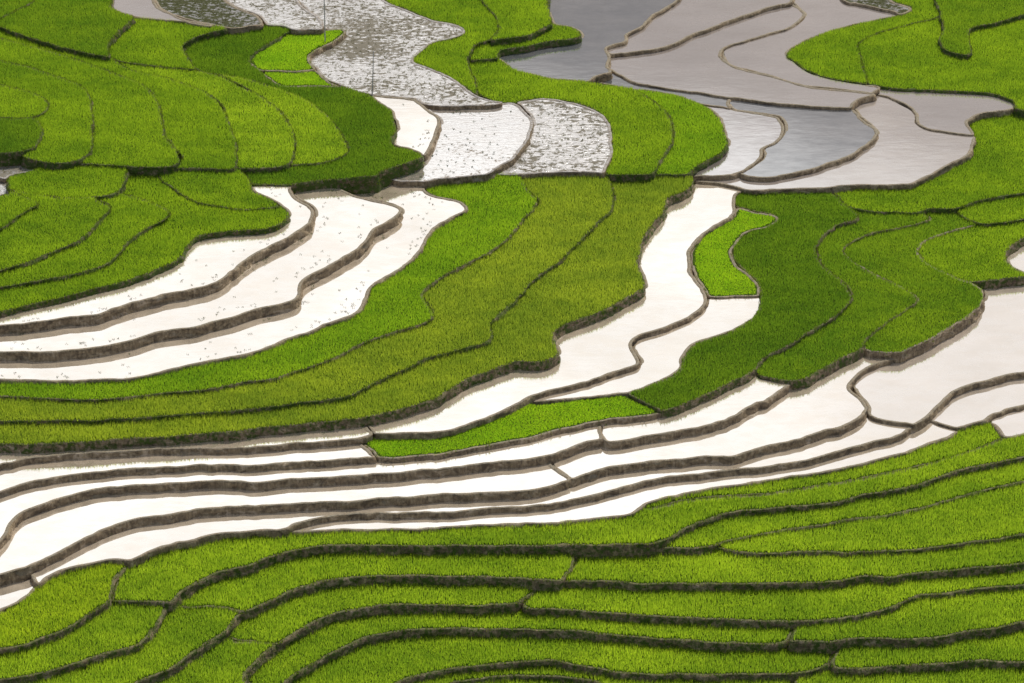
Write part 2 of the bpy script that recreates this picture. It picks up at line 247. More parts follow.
 ('c', 9.32, 8.41, 'bright green rice field on the western nose of the upper right headland', "49.14,105.9,49.33,106.1,49.65,106.16,55.39,106.16,55.84,106.1,56.03,105.82,56.07,105.5,56.05,104.92,55.2,95.26,54.76,88.94,54.71,85.6,54.79,84.65,55.11,82.58,55.09,82.01,54.98,81.47,54.83,81.11,54.6,80.78,53.78,80.09,50.68,78.46,47.39,76.52,46.13,75.66,45.05,74.66,43.92,73.05,43.69,72.57,43.53,72.08,43.38,71,43.48,61.59,43.44,60.96,43.3,60.64,43.11,60.58,42.76,60.67,38.96,62.33,37.7,63.09,36.79,63.98,36.1,65.04,35.06,67.17,34.43,68.27,34.31,68.64,34.29,69.25,34.45,69.97,34.74,70.6,35.24,71.34,36.04,72.33,37.6,73.89,39.74,75.86,40.8,76.71,41.9,77.42,48.61,80.7,50.62,82.14,51.06,82.6,51.3,83.04,51.36,83.57,51.18,84.04,50.39,84.76,49.6,85.22,49.37,85.54,49.18,86.3,48.93,88.11,48.77,90.62,48.73,94.2,48.98,104.39,49.03,105.38"),
 ('e', 9.79, 0.67, 'shaded rice field in the top right corner above the zigzag bank', "56.08,104.77,56.33,104.99,56.78,105.03,77.69,105.03,78.23,104.91,78.35,104.51,78.23,103.46,75,83.98,74.74,82.66,74.52,82.23,74.23,82.09,69.06,81.73,67.06,81.27,66.38,80.95,65.06,80.14,63.12,78.77,60.59,77.56,58.73,76.48,58.26,76.11,57.92,75.73,57.67,75.28,57.49,74.67,57.4,73.84,57.25,69.45,57.16,68.77,57.01,68.34,56.68,68.05,56.1,68.14,55.18,68.61,54.45,69.22,54.1,69.73,53.9,70.28,53.79,71.12,53.78,72.04,53.84,72.8,53.95,73.54,54.15,74.36,54.65,76.11,54.85,77.47,54.86,78.33,54.76,79.83,54.93,80.95,54.95,81.4,54.89,82.12,54.62,83.68,54.54,84.52,54.6,87.85,54.91,92.49,55.42,98.51,55.87,103.62,55.97,104.36"),  # corner shade comes from the leaf colour, nothing casts it
 ('c', 9.12, 1.04, 'wide yellowish green rice field behind the teardrop shaped lilac pond at right', "72.7,83.52,74.65,83.54,74.84,83.29,74.84,82.74,70.03,53.61,69.9,52.98,69.8,52.69,69.67,52.5,69.51,52.4,68.09,52.36,67.32,52.48,65.71,52.5,64.18,52.65,63.1,52.86,62.17,53.22,61.17,53.77,60.77,54.09,60.68,54.36,60.78,55.23,60.79,55.73,60.72,56.13,60.57,56.51,60.22,56.96,59.25,57.8,58.64,58.12,56,58.63,47.45,59.82,45.25,60.27,43.8,60.77,43.63,61.02,43.55,61.57,43.43,71.2,43.54,72.29,43.68,72.82,43.89,73.34,44.88,74.82,45.73,75.73,47.55,77.04,50.85,78.98,53.41,80.27,54.8,81.19,54.94,81.06,55.03,80.67,55.1,79.83,55.08,78.97,54.88,77.6,54.31,75.62,54.1,74.53,54,73.04,54.09,71.93,54.22,71.46,54.39,71.09,55.05,70.34,56.19,69.66,56.71,69.51,56.97,69.53,57.29,69.87,57.46,70.57,57.64,75.33,57.74,76.16,57.85,76.58,58.04,77.01,58.56,77.66,59.08,78.05,60.68,78.98,63.44,80.31,65.28,81.61,67.17,82.72,69.29,83.25"),
 ('c', 13.38, 0.85, 'green rice field below the greyish lilac pond, right of a hooked bank', "-46.89,71.41,-46.62,71.46,-45,70.91,-41.47,70.04,-37.79,68.93,-36.67,68.77,-35.56,68.38,-35.38,68.26,-35.29,68.09,-35.41,67.87,-36.24,67.55,-37,67.1,-38.93,65.42,-39.78,64.3,-40.09,63.71,-40.23,63.27,-40.28,62.79,-40.23,62.26,-39.81,60.8,-39.16,58.89,-38.38,57.02,-37.96,56.22,-37.91,56.06,-37.94,55.94,-38.61,55.98,-42.41,56.87,-45.44,57.77,-48.06,58.89,-48.31,59.08,-48.61,59.47,-48.81,59.82,-48.98,60.26,-49.2,61.3,-49.29,62.58,-49.26,64.02,-49.1,65.34,-48.78,66.72,-48.16,68.5,-47.15,70.97"),
 ('c', 10.38, 1.09, 'long green rice field wrapping over the round white pond at top centre', "-2.38,65.72,-1.99,65.74,-1.75,65.59,-0.55,63.44,0.14,62.45,3.03,60.78,5.9,59.66,8.5,59.21,9.58,58.9,14.17,57.12,14.54,56.86,16.12,54.68,17.34,52.68,18.16,51,18.58,49.78,18.77,48.92,18.89,47.95,19.01,45.75,18.91,43.18,18.68,41.85,18.42,41.02,17.73,39.12,16.32,34.79,16.18,34.43,16.04,34.22,15.75,34.1,13.51,33.96,11.52,33.97,10.83,34.19,10.74,34.4,10.75,34.71,11.29,37.2,11.56,39.31,11.63,40.39,11.73,43.67,11.7,45.61,11.58,47.01,11.41,48.03,11.07,49.09,10.38,50.45,9.91,51.11,9.47,51.58,7.96,52.74,6.39,53.53,4.72,54.08,3.37,54.28,2.01,53.96,0.22,53.17,-0.72,53.18,-2.45,53.78,-3.2,54.27,-3.89,54.91,-4.02,55.12,-4.11,55.4,-4.59,59.19,-5.29,62.68,-5.38,63.62,-5.36,64.46,-5.26,64.8,-5.04,65.01"),
 ('d', 12.53, 1.91, 'dark green rice field curling round the upper left slope to the small white pond', "-31.83,70.85,-28.89,70.86,-27.99,70.39,-27.58,69.99,-27.42,69.66,-27.43,69.48,-27.53,69.26,-29,67.16,-31.04,63.62,-31.71,62.13,-31.89,61.38,-31.93,60.85,-31.91,60.26,-31.84,59.81,-31.69,59.35,-31.37,58.7,-30.52,57.33,-29.5,55.43,-28.29,53.78,-27.79,53.35,-27.28,53.1,-26.43,52.97,-23.98,52.98,-23.21,53.08,-19.89,52.83,-19.4,52.6,-17.79,51.35,-16.89,50.76,-15.86,48.67,-14.57,47.01,-14.27,46.45,-14.07,45.9,-13.96,45.31,-13.76,43.76,-13.45,42.38,-13.38,41.79,-13.43,40.91,-13.77,38.82,-13.76,38.04,-13.62,37.41,-13.42,37.05,-13.13,36.77,-11.92,36.24,-11.39,35.86,-10.4,34.81,-10.3,34.63,-10.3,34.43,-10.44,34.21,-10.79,33.88,-13.14,31.78,-14.64,30.54,-14.88,30.23,-15.1,29.58,-15.33,29.42,-18.72,28.74,-22.27,28.3,-24.71,27.26,-26.15,27.23,-26.95,27.34,-28.13,27.35,-28.61,27.31,-29.21,27.11,-29.39,27.2,-29.5,27.46,-29.97,29.18,-30.25,29.78,-30.88,30.77,-30.94,30.98,-30.88,31.13,-30.56,31.21,-28.42,31.25,-27.05,31.56,-25.78,32.06,-23.1,32.5,-21.19,32.99,-20.14,33.64,-19.27,34.52,-18.88,35.24,-18.8,35.66,-18.79,36.07,-18.86,36.82,-19.09,37.83,-20.18,41.55,-20.72,43.02,-21.6,44.83,-22.73,46.78,-23.87,48.47,-24.55,49.35,-25.77,50.54,-27.48,51.88,-29.77,53.82,-30.7,54.44,-31.97,55.09,-34.98,56.31,-36.19,56.64,-37.74,57.6,-38.05,57.93,-38.45,58.57,-39.28,60.48,-40.3,63.53,-40.43,64.02,-40.5,64.45,-40.48,64.96,-40.39,65.37,-39.79,66.5,-39.23,67.22,-38.22,68.18,-37.16,69.03,-36.58,69.37,-35.19,69.94,-34.54,69.93,-33.7,70.08"),
 ('l', 12.15, 0.57, 'small vivid green plot at the foot of the far electric pole', "-21.79,70.63,-21.18,70.58,-20.79,70.31,-20.7,70.1,-20.67,69.84,-20.8,69.17,-21.49,67.83,-23.1,65.59,-24.09,64.04,-24.44,63.34,-24.66,62.65,-24.7,62.06,-24.63,61.4,-24.39,60.4,-23.93,59.08,-23.91,58.83,-23.97,58.7,-25.34,58.48,-27.27,58.32,-30.52,58.36,-30.86,58.6,-31.34,59.33,-31.7,60.02,-31.91,60.63,-32.01,61.44,-31.96,62.3,-31.82,62.89,-31.42,63.83,-30.59,65.4,-29.1,67.94,-28.35,69.09,-27.5,70.18,-26.98,70.39,-24.3,70.41"),
 ('c', 14.06, 4.94, 'tall green rice strip, fourth from the left among the upper left strips', "-71.26,64.74,-71.11,64.9,-70.83,64.93,-70,64.8,-66.3,64.64,-64.24,64.33,-63.74,64.14,-59.33,61.69,-54.26,58.58,-52.27,57.14,-46.79,52.91,-44.15,50.51,-43.55,49.8,-42.91,48.84,-42.47,47.86,-41.97,46.51,-41.27,44.19,-40.76,42.06,-40.43,40.3,-40.1,38.01,-39.85,36.89,-39.51,35.9,-38.84,34.34,-37.51,31.48,-37.32,30.82,-37.3,30.25,-37.5,29.63,-38.02,28.93,-38.32,28.65,-38.72,28.56,-40.74,28.56,-42.71,28.7,-47.09,29.4,-48.78,29.58,-49.67,29.78,-49.71,29.88,-49.65,30.02,-49.06,30.43,-48.72,30.82,-48.12,31.95,-47.97,32.48,-47.87,33.12,-47.86,34.62,-47.96,35.8,-48.42,39.71,-49.03,43.31,-49.48,45.61,-49.88,47.33,-50.32,48.77,-50.75,49.7,-51.21,50.33,-51.76,50.84,-53.5,51.99,-56.55,54.21,-59.05,55.77,-62.53,57.53,-63.19,57.76,-64.75,58.04,-66.76,58.2,-68.63,58.21,-70.14,58.45,-70.36,58.79,-70.56,59.66,-71.26,63.89,-71.3,64.39"),
 ('c', 14.46, 5.34, 'green rice strip, third from the left among the upper left strips', "-69.99,57.27,-69.84,57.43,-69.5,57.47,-68.39,57.34,-66.53,57.32,-64.52,57.16,-62.48,56.71,-60.14,55.58,-57.41,54.02,-53.36,51.14,-51.82,50.13,-51.03,49.43,-50.46,48.57,-49.98,47.28,-49.47,45.32,-48.83,42.13,-48.32,39.01,-47.82,34.86,-47.72,33.17,-47.77,32.06,-48.01,31.08,-48.62,29.97,-49.05,29.54,-50.15,28.91,-51.67,28.83,-53.5,29.61,-55.2,30.57,-55.25,30.68,-55.23,30.83,-54.74,31.37,-54.46,31.96,-53.99,33.89,-53.87,34.87,-53.87,35.57,-53.93,36.3,-54.19,37.7,-54.59,39.03,-54.8,39.49,-55.17,40.13,-55.26,40.44,-55.2,40.7,-54.42,41.76,-54.13,42.47,-54.02,42.89,-54.01,43.46,-54.09,43.99,-54.27,44.54,-54.62,45.31,-54.9,45.74,-55.31,46.14,-57.58,47.85,-59.65,49.07,-61.63,50.01,-63.36,50.38,-68.5,50.68,-68.83,50.78,-69.05,51.1,-69.24,51.94,-69.99,56.45,-70.03,56.94"),
 ('c', 13.58, 4.46, 'brightest rice strip in the middle of the upper left slope', "-64.89,68.88,-64.23,68.53,-62.87,67.6,-60.88,66.03,-58.66,64.51,-55.02,62.23,-51.88,60.48,-48.66,59.06,-48.25,58.62,-47.56,57.53,-47,56.8,-45.78,55.51,-44.73,54.84,-42.53,53.85,-39.71,52.25,-37.75,50.64,-36.77,49.68,-36.05,48.84,-34.98,47.31,-34.32,45.84,-33.48,43.38,-32.73,40.61,-32.08,37.75,-31.73,35.71,-31.35,32.53,-31.17,30.14,-31.17,29.5,-31.26,29.25,-31.49,29.14,-33.9,29.13,-37.92,29.39,-38.24,29.52,-38.26,29.63,-38.22,29.75,-37.68,30.48,-37.45,31,-37.41,31.52,-37.52,32.12,-37.82,32.89,-38.55,34.38,-39.25,35.98,-39.95,37.78,-40.21,38.88,-40.59,41.52,-41,43.58,-41.48,45.47,-42.34,48.21,-42.83,49.43,-43.24,50.18,-43.94,51.14,-44.79,52.03,-46.93,53.94,-52.44,58.18,-54.43,59.63,-59.52,62.75,-63.88,65.18,-64.38,65.38,-66.39,65.69,-70.34,65.88,-71.29,66.04,-71.5,66.17,-71.64,66.37,-71.74,66.67,-71.82,67.15,-71.84,67.6,-71.72,68.35,-71.46,68.66,-69.95,68.8,-69.2,68.73,-68.42,68.85"),
 ('b', 13.15, 0.62, 'bright rice strip in the upper left slope, second from the dark green field', "-47.94,59.12,-47.69,59.2,-45.51,58.27,-42.53,57.39,-37.5,56.18,-35.65,55.05,-33.52,53.23,-31.96,51.55,-29.82,48.88,-28.48,47.04,-27.54,45.57,-26.65,43.69,-26.35,42.78,-25.52,39.88,-25.16,38.4,-24.93,37.17,-24.77,35.94,-24.7,34.59,-24.73,33.76,-24.88,32.7,-25.12,31.85,-25.51,31.05,-25.74,30.84,-26.32,30.54,-27.09,30.28,-28.47,30,-30.8,29.98,-31.05,30.08,-31.16,30.35,-31.22,30.76,-31.48,33.76,-31.82,36.58,-32.09,38.21,-32.4,39.74,-33.11,42.63,-33.77,44.89,-34.32,46.5,-35.04,48.14,-35.78,49.27,-36.7,50.4,-37.86,51.55,-39.01,52.55,-39.87,53.2,-41.02,53.9,-42.81,54.85,-44.7,55.69,-45.71,56.29,-46.37,56.88,-47.31,57.94,-47.84,58.71,-47.94,58.97"),
 ('l', 11.99, 0.41, 'thin vivid green strip just under the plot with the electric pole', "-25.03,58.88,-24.16,58.94,-23.74,58.76,-23.51,58.4,-22.87,57,-22.27,56.04,-21.57,55.31,-20.36,54.32,-20.31,54.2,-20.33,54.09,-20.58,53.99,-23.29,54.22,-24.12,54.12,-26.82,54.13,-27.53,54.31,-28.3,54.84,-29.18,55.93,-30.13,57.49,-30.37,57.99,-30.48,58.34,-30.42,58.57,-30.2,58.65,-27.3,58.67"),
 ('n', 9.29, 0.1, 'narrow pale blue flooded strip behind the green nose at upper centre right', "12.29,64.08,12.66,63.95,14.02,62.21,14.56,61.64,15.14,61.18,15.97,60.73,19.89,59.07,26.38,56.92,26.51,56.78,26.53,56.64,26.28,55.98,26.2,55.4,26.25,54.91,26.43,54.01,26.43,53.78,26.3,53.66,26.01,53.71,22.8,54.9,21.65,55.88,20.54,56.98,19.21,57.76,16.29,58.79,14.79,59.16,9.72,61.23,9.58,61.42,9.6,61.71,9.86,62.21,10.25,62.75,11.09,63.42"),
 ('b', 12.81, 0.28, 'bright rice strip lying against the dark green field', "-35.53,55.76,-35.38,55.84,-35.07,55.77,-32.07,54.56,-30.94,54.02,-30.1,53.5,-25.63,49.88,-24.92,49.23,-24.34,48.56,-23.03,46.72,-22.12,45.24,-21.49,44.12,-20.59,42.23,-20.04,40.64,-18.95,36.83,-18.76,35.72,-18.76,35.19,-18.81,34.83,-19.04,34.25,-19.52,33.62,-20.27,32.95,-20.96,32.51,-21.78,32.22,-23.63,31.83,-25.14,31.59,-25.38,31.66,-25.42,31.78,-25.41,31.93,-25,33.07,-24.8,34.35,-24.75,35.39,-24.85,36.87,-25.11,38.59,-25.43,40.03,-26.41,43.49,-26.83,44.71,-27.86,46.71,-28.73,48.04,-30.01,49.75,-32.29,52.56,-33.64,54,-35.36,55.44,-35.5,55.61"),
 ('c', 14.74, 6.66, 'small green field at the left edge under the broad dim one', "-68.74,49.88,-68.43,50.07,-67.25,50.08,-63.19,49.78,-61.63,49.45,-59.85,48.63,-57.47,47.26,-56.35,46.47,-54.98,45.35,-54.6,44.86,-54.2,44.04,-53.99,43.4,-53.9,42.77,-53.92,42.31,-54.01,41.95,-54.5,40.88,-55.2,40.08,-55.81,39.83,-57.25,39.64,-58.54,39.76,-59.56,39.64,-64.52,39.63,-65.66,39.5,-66.91,39.57,-67.05,39.69,-67.16,39.9,-67.35,40.7,-68.7,48.82,-68.78,49.56"),
 ('p', 8.86, 0.78, 'teardrop shaped lilac pond at the upper right edge of the green slope', "45.28,60.63,45.76,60.73,47.58,60.36,56.15,59.17,58.74,58.67,59.3,58.39,60.57,57.21,60.77,56.81,60.88,56.36,60.89,55.88,60.83,55.44,60.72,55.04,60.57,54.74,60.01,54.19,59.42,53.93,57.46,53.43,56.82,53.17,55.82,52.51,55.05,51.68,54.7,51.07,54.59,50.72,54.52,50.33,54.55,49.6,54.85,47.97,54.84,47.6,54.74,47.42,54.15,47.45,50.67,48.44,50,48.72,49.53,49.06,49.02,49.63,48.62,50.32,48.49,50.72,48.45,51.09,48.56,52.81,48.51,53.48,48.23,54.29,47.73,55.24,46.89,56.48,46.06,57.42,45.18,58.27,44.44,58.6,44.16,58.86,44.16,59.05,44.3,59.34"),
 ('k', 9.92, 0.67, 'rounded bright green rice nose above the start of the long white channel', "14.85,57.63,14.95,57.73,15.17,57.76,16.23,57.46,18.58,56.66,19.91,56.03,20.58,55.54,22.65,53.58,23.57,52.27,24.07,51.33,24.35,50.57,24.71,49.24,24.95,47.83,25.08,46.43,25.25,43.5,25.17,42.62,24.95,41.82,24.62,41.02,24.19,40.32,21.51,37.1,21.14,36.43,20.67,35.32,20.52,35.12,20.11,35,16.95,34.99,16.56,35.01,16.35,35.13,16.31,35.34,16.4,35.78,17.81,40.12,18.56,42.18,18.82,43.15,18.96,44.12,19.04,45.55,19.06,46.69,19.02,48.06,18.9,49.3,18.74,50.32,18.5,51.19,18.18,52.03,17.29,53.82,16.17,55.65,14.95,57.3"),
 ('n', 9.19, 0.43, 'blue green flooded paddy under the widest lilac one', "26.73,56.82,27.25,56.86,29.61,56.01,32.33,55.3,37.09,54.46,40.91,53.93,41.07,53.78,41.21,53.48,41.96,50.96,43.22,48.32,43.34,47.79,43.31,47.24,43.16,46.74,42.47,45.27,41.64,43.75,41.09,42.95,40.51,42.26,39.47,41.22,37.52,39.67,33.38,37.15,30.91,36.04,29.65,35.71,28.39,35.56,27.5,35.71,26.98,35.93,26.5,36.33,26.39,36.58,26.41,36.79,27.23,37.66,29.25,40.61,29.4,40.99,29.47,41.37,29.46,42.57,29.55,43.1,29.84,43.57,30.96,44.66,31.74,46.08,32.13,46.97,32.35,47.66,32.49,48.42,32.54,49.27,32.49,50.09,32.34,50.85,32.09,51.53,31.8,51.91,27.05,53.55,26.68,53.78,26.52,54.07,26.37,54.61,26.26,55.12,26.22,55.6,26.26,56.01,26.36,56.35"),
 ('g', 10.54, 0.62, 'round glittering pond with choppy water at top centre', "3.09,53.9,3.65,53.93,5.35,53.57,6.84,53,8.18,52.25,9.21,51.48,9.9,50.77,10.54,49.83,11.14,48.55,11.47,47.35,11.67,45.51,11.72,43.6,11.62,40.07,11.52,38.65,11.3,36.98,10.97,35.42,10.74,34.49,10.6,34.13,10.44,33.97,10.19,33.9,9.22,34.02,4.93,34.02,-0.34,33.65,-2.22,33.78,-2.5,33.91,-2.5,34.09,-2.38,34.34,-0.56,36.78,0.33,38.41,0.79,39.47,1.53,41.6,1.87,42.83,2.14,44.22,2.31,45.46,2.39,46.6,2.37,47.51,2.25,48.44,2.03,49.3,1.77,50.06,1.05,51.69,0.49,52.54,0.44,52.69,0.45,52.83,0.64,53.04,1.39,53.39"),
 ('w', 11.83, 0.65, 'small smooth white pond beside the tip of the dark green field at top centre', "-16.66,52.01,-16.4,52.11,-14.16,51.78,-12.37,51.48,-11.53,51.19,-11.32,50.97,-11.11,50.62,-10.15,48.43,-9.06,46.93,-8.71,46.22,-8.55,45.74,-8.46,45.15,-8.44,44.51,-8.48,43.89,-9.33,38.55,-9.66,36.92,-9.88,36.18,-10.04,35.97,-10.21,35.99,-11.56,37.38,-12.02,37.67,-13.15,38.15,-13.44,38.42,-13.65,38.76,-13.81,39.35,-13.84,40.14,-13.78,40.74,-13.49,42.34,-13.44,43.23,-13.51,43.82,-13.83,45.2,-14.12,47.27,-14.3,47.84,-14.6,48.41,-15.71,49.8,-16.01,50.26,-16.59,51.5,-16.67,51.78"),
 ('gw', 11.18, 0.88, 'glittering white pond between the little smooth pond and the round choppy one', "-0.93,51.39,-0.3,51.5,0.23,51.35,0.77,50.8,1.2,50.03,1.87,48.44,2.24,47.11,2.38,45.74,2.31,44.25,2.09,42.62,1.76,41.11,1.28,39.54,0.59,37.71,0.09,36.62,-0.52,35.56,-2.64,32.67,-2.98,32.42,-4.3,32.19,-8.61,31.08,-9.92,30.48,-11.02,30.7,-12.14,30.62,-12.78,30.72,-14.78,32.04,-14.94,32.19,-15.06,32.4,-15.08,32.59,-15.05,32.79,-14.81,33.18,-10.13,37.18,-9.93,37.48,-9.76,37.98,-9.33,40.05,-8.63,44.44,-8.49,45.53,-8.48,46.28,-8.59,47.09,-8.8,47.7,-9.13,48.33,-10.23,49.85,-10.42,50.32,-10.44,50.51,-10.4,50.65,-10.26,50.71,-9.53,50.55,-4.95,50.55,-2.34,50.86"),
 ('n2', 9.25, 0.49, 'pale curved pond squeezed between green nose and blue green paddy', "23.13,54.71,23.25,54.79,23.53,54.74,31.79,51.78,32.02,51.52,32.19,51.15,32.46,50.06,32.52,48.91,32.38,47.74,32.2,47.09,31.9,46.31,31.1,44.76,30.66,44.21,29.79,43.4,29.57,43.06,29.45,42.54,29.47,41.55,29.44,41.15,29.36,40.78,29.24,40.49,27.26,37.59,26.94,37.22,26.13,36.62,24.42,35.98,20.91,35.93,20.77,36.13,20.77,36.54,20.99,37.21,21.36,38.02,21.9,38.84,24.06,41.37,24.48,41.94,24.79,42.51,25.03,43.1,25.21,43.69,25.33,44.3,25.35,45.18,25.16,48.11,25.04,49.3,24.85,50.46,24.59,51.51,24.25,52.53,23.74,53.56,23.18,54.37,23.11,54.58"),
 ('c', 8.08, 0.59, 'bright green rice slope at right, below the teardrop pond', "60.85,56.19,61.13,56.2,62.77,55.3,63.78,54.96,66.09,54.66,69.8,54.5,70,54.45,70.13,54.26,70.15,53.89,70.05,53.13,67.16,35.7,66.99,34.9,66.89,34.67,66.76,34.52,66.49,34.44,64.89,34.43,64.06,34.31,61.88,34.3,59.78,34.02,55.54,32.73,53.5,31.96,52.57,31.47,50.94,30.37,50.26,30.02,48.81,29.95,47.58,30.04,47.13,29.86,46.6,29.26,46.27,29.07,45.73,28.97,44.43,28.97,42.87,29.11,41.26,29.38,39.87,29.74,38.53,30.29,38.16,30.66,37.92,31.05,37.75,31.55,37.46,32.79,37.09,33.57,36.71,34.13,36.07,34.74,35.96,34.93,36,35.07,36.2,35.17,39.89,35.8,43.11,35.82,45.42,36.01,46.46,36.35,47.86,37.5,48.92,38.51,50.86,40.73,52.95,42.63,53.49,43.33,53.98,44.21,54.35,45.09,54.65,46,54.92,47.03,55.1,47.97,55.16,48.68,55.15,49.38,54.83,51.12,54.78,51.74,54.81,52.13,54.91,52.51,55.24,53.18,56.04,54.09,56.99,54.73,57.69,55.04,59.88,55.61"),
 ('d', 14.82, 6.74, 'darker small field at the left edge above the tiny glinting pond', "-55.73,39.67,-55.42,39.67,-55.19,39.52,-54.86,39.08,-54.6,38.61,-54.37,38.03,-54.12,37.17,-53.92,36.32,-53.8,35.57,-53.74,34.23,-53.89,33.02,-54.22,32.02,-54.75,31.46,-55.14,31.18,-55.78,30.92,-59.07,30.19,-60.63,30.05,-63.94,30.04,-65,29.92,-65.37,30.01,-65.5,30.15,-65.6,30.39,-65.79,31.31,-66.94,38.27,-67,38.94,-66.89,39.24,-66.66,39.33,-65.34,39.35,-64.49,39.47,-59.53,39.47,-58.51,39.6,-57.17,39.47"),
 ('d', 13.62, 5.54, None, "-54.89,34.12,-54.73,34.03,-54.74,33.7,-54.92,33.25,-55.21,32.86,-55.78,32.39,-57.2,31.72,-59.91,31.32,-64.32,31.31,-65.21,31.2,-65.67,31.36,-65.83,31.57,-65.92,31.85,-65.94,32.06,-65.88,32.2,-65.62,32.32,-64.39,32.45,-61.05,32.46,-59.38,32.62,-56.08,33.38,-55.45,33.67"),
 ('c', 13.7, 0.4, None, "-56.02,32.1,-55.72,32.11,-55.42,32.01,-53.77,31.13,-52.28,30.47,-52.13,30.36,-52.07,30.21,-52.13,30.07,-52.37,29.93,-52.92,29.73,-53.2,29.73,-54.03,30.49,-54.96,31.12,-55.71,31.45,-56.53,31.61,-56.6,31.73,-56.54,31.86"),
 ('g', 13.3, 5.22, 'tiny glinting pond at the left edge on the upper slope', "-57.12,32.39,-55.96,32.28,-54.96,31.84,-54.26,31.35,-53.77,30.92,-53.55,30.58,-53.45,30.15,-53.55,29.71,-53.8,29.37,-56.26,28,-56.5,27.75,-56.72,27.2,-56.83,27.09,-57.29,27.22,-58.69,27.95,-59.89,28.27,-61.02,28.43,-65.16,28.71,-65.44,28.92,-65.59,29.35,-65.81,30.56,-65.88,31.22,-65.83,31.6,-65.65,31.78,-64.51,31.95,-60.04,31.96"),
 ('c', 13.7, 0.85, 'lens shaped green field right of the tiny glinting pond at left', "-50.2,30.45,-47.2,30.12,-43.58,29.51,-43.36,29.39,-43.28,29.22,-43.21,28.85,-43.09,27.06,-43.09,26.07,-43.19,24.97,-43.33,24.13,-43.59,23.33,-43.76,23.04,-44.13,22.71,-44.78,22.39,-46.08,22.07,-48.41,21.79,-49.5,21.8,-51.38,22.14,-53.15,22.68,-55.47,23.56,-55.71,23.87,-56.05,24.92,-56.43,25.93,-56.49,26.24,-56.48,26.61,-56.41,26.86,-56.26,27.08,-53.74,28.51,-53.47,28.81,-53.21,29.43,-53.05,29.63,-51.62,30.29"),
 ('c', 12.93, 6.54, 'long green rice field edging the topmost white pond on the left', "-43.35,30.85,-43.17,30.94,-41.9,30.92,-40.59,30.78,-40.34,30.68,-40.17,30.36,-39.78,28.75,-39.48,27.85,-39.15,27.18,-38.46,26.13,-37.32,24.64,-36.57,23.8,-35.48,22.85,-34.28,22.05,-31.59,20.83,-30.69,20.57,-29.76,20.41,-28.36,20.55,-25.89,21.08,-25.45,20.99,-25.21,20.75,-24.87,20.23,-24.7,19.83,-24.61,19.41,-24.6,18.95,-24.67,18.57,-25.05,17.74,-25.44,17.14,-25.94,16.54,-26.72,16.05,-28,15.71,-30.41,15.42,-31.58,15.18,-33.15,14.68,-34.06,14.17,-34.35,13.82,-34.53,13.38,-34.82,12.44,-35.23,10.59,-35.48,9.72,-35.87,8.9,-36.38,8.11,-37.2,7.13,-38.75,5.68,-40.27,4.49,-41.26,3.85,-46.88,0.62,-50.83,-1.25,-52.57,-2.19,-53.89,-2.8,-54.6,-2.99,-55.56,-3.11,-57.14,-3.22,-58.74,-3.23,-59.46,-3.33,-59.96,-3.3,-60.09,-3.22,-60.2,-3.08,-60.28,-2.86,-60.39,-2.38,-60.98,1.23,-61.02,1.77,-60.97,1.95,-60.88,2.05,-56.06,2.23,-54.95,2.38,-53.31,2.87,-48.69,4.6,-45.38,6.22,-44.57,6.73,-43.77,7.35,-43.25,7.9,-42.78,8.65,-42.27,9.87,-41.33,13.16,-40.92,14.12,-40.38,15.07,-39.41,16.52,-37.94,18.36,-37.71,18.83,-37.62,19.29,-37.69,19.72,-37.91,20.14,-38.32,20.66,-38.9,21.21,-41.11,22.93,-43.47,24.27,-43.73,24.53,-43.77,24.69,-43.76,24.88,-43.47,26,-43.31,27.5,-43.3,28.47,-43.41,30.48"),
 ('c', 13.15, 0.75, 'small green field under the long dark bank, above the topmost left white pond', "-40.01,30.14,-39.78,30.34,-38.89,30.36,-34.28,29.99,-31.51,29.98,-31.09,29.89,-30.89,29.69,-30.37,28.95,-29.93,28.17,-29.67,27.39,-29.18,25.44,-29.01,25.01,-28.75,24.53,-28.34,24,-27.45,23.29,-26.93,22.76,-25.88,21.35,-25.7,21.04,-25.66,20.86,-25.86,20.68,-27.12,20.36,-28.37,20.12,-29.72,19.99,-30.65,20.15,-31.59,20.42,-33.15,21.1,-34.5,21.78,-35.56,22.52,-36.68,23.54,-37.81,24.89,-38.7,26.13,-39.23,27,-39.59,27.88,-39.99,29.45,-40.04,29.84"),
 ('g', 12.85, 5.16, 'very small glinting puddle at the left edge below the tiny pond', "-65.53,29.4,-65.34,29.55,-64.73,29.58,-61.2,29.31,-59.53,29.05,-58.61,28.73,-57.12,27.93,-56.86,27.68,-56.61,27.22,-56.33,26.5,-56.09,25.69,-56.01,25.19,-56.02,24.91,-56.1,24.59,-56.34,24.26,-57.72,23.59,-58.36,23.38,-60.68,23.08,-62.17,23.06,-63.04,22.95,-64.35,23.01,-64.49,23.12,-64.6,23.31,-64.75,23.92,-65.52,28.57,-65.57,29.11"),
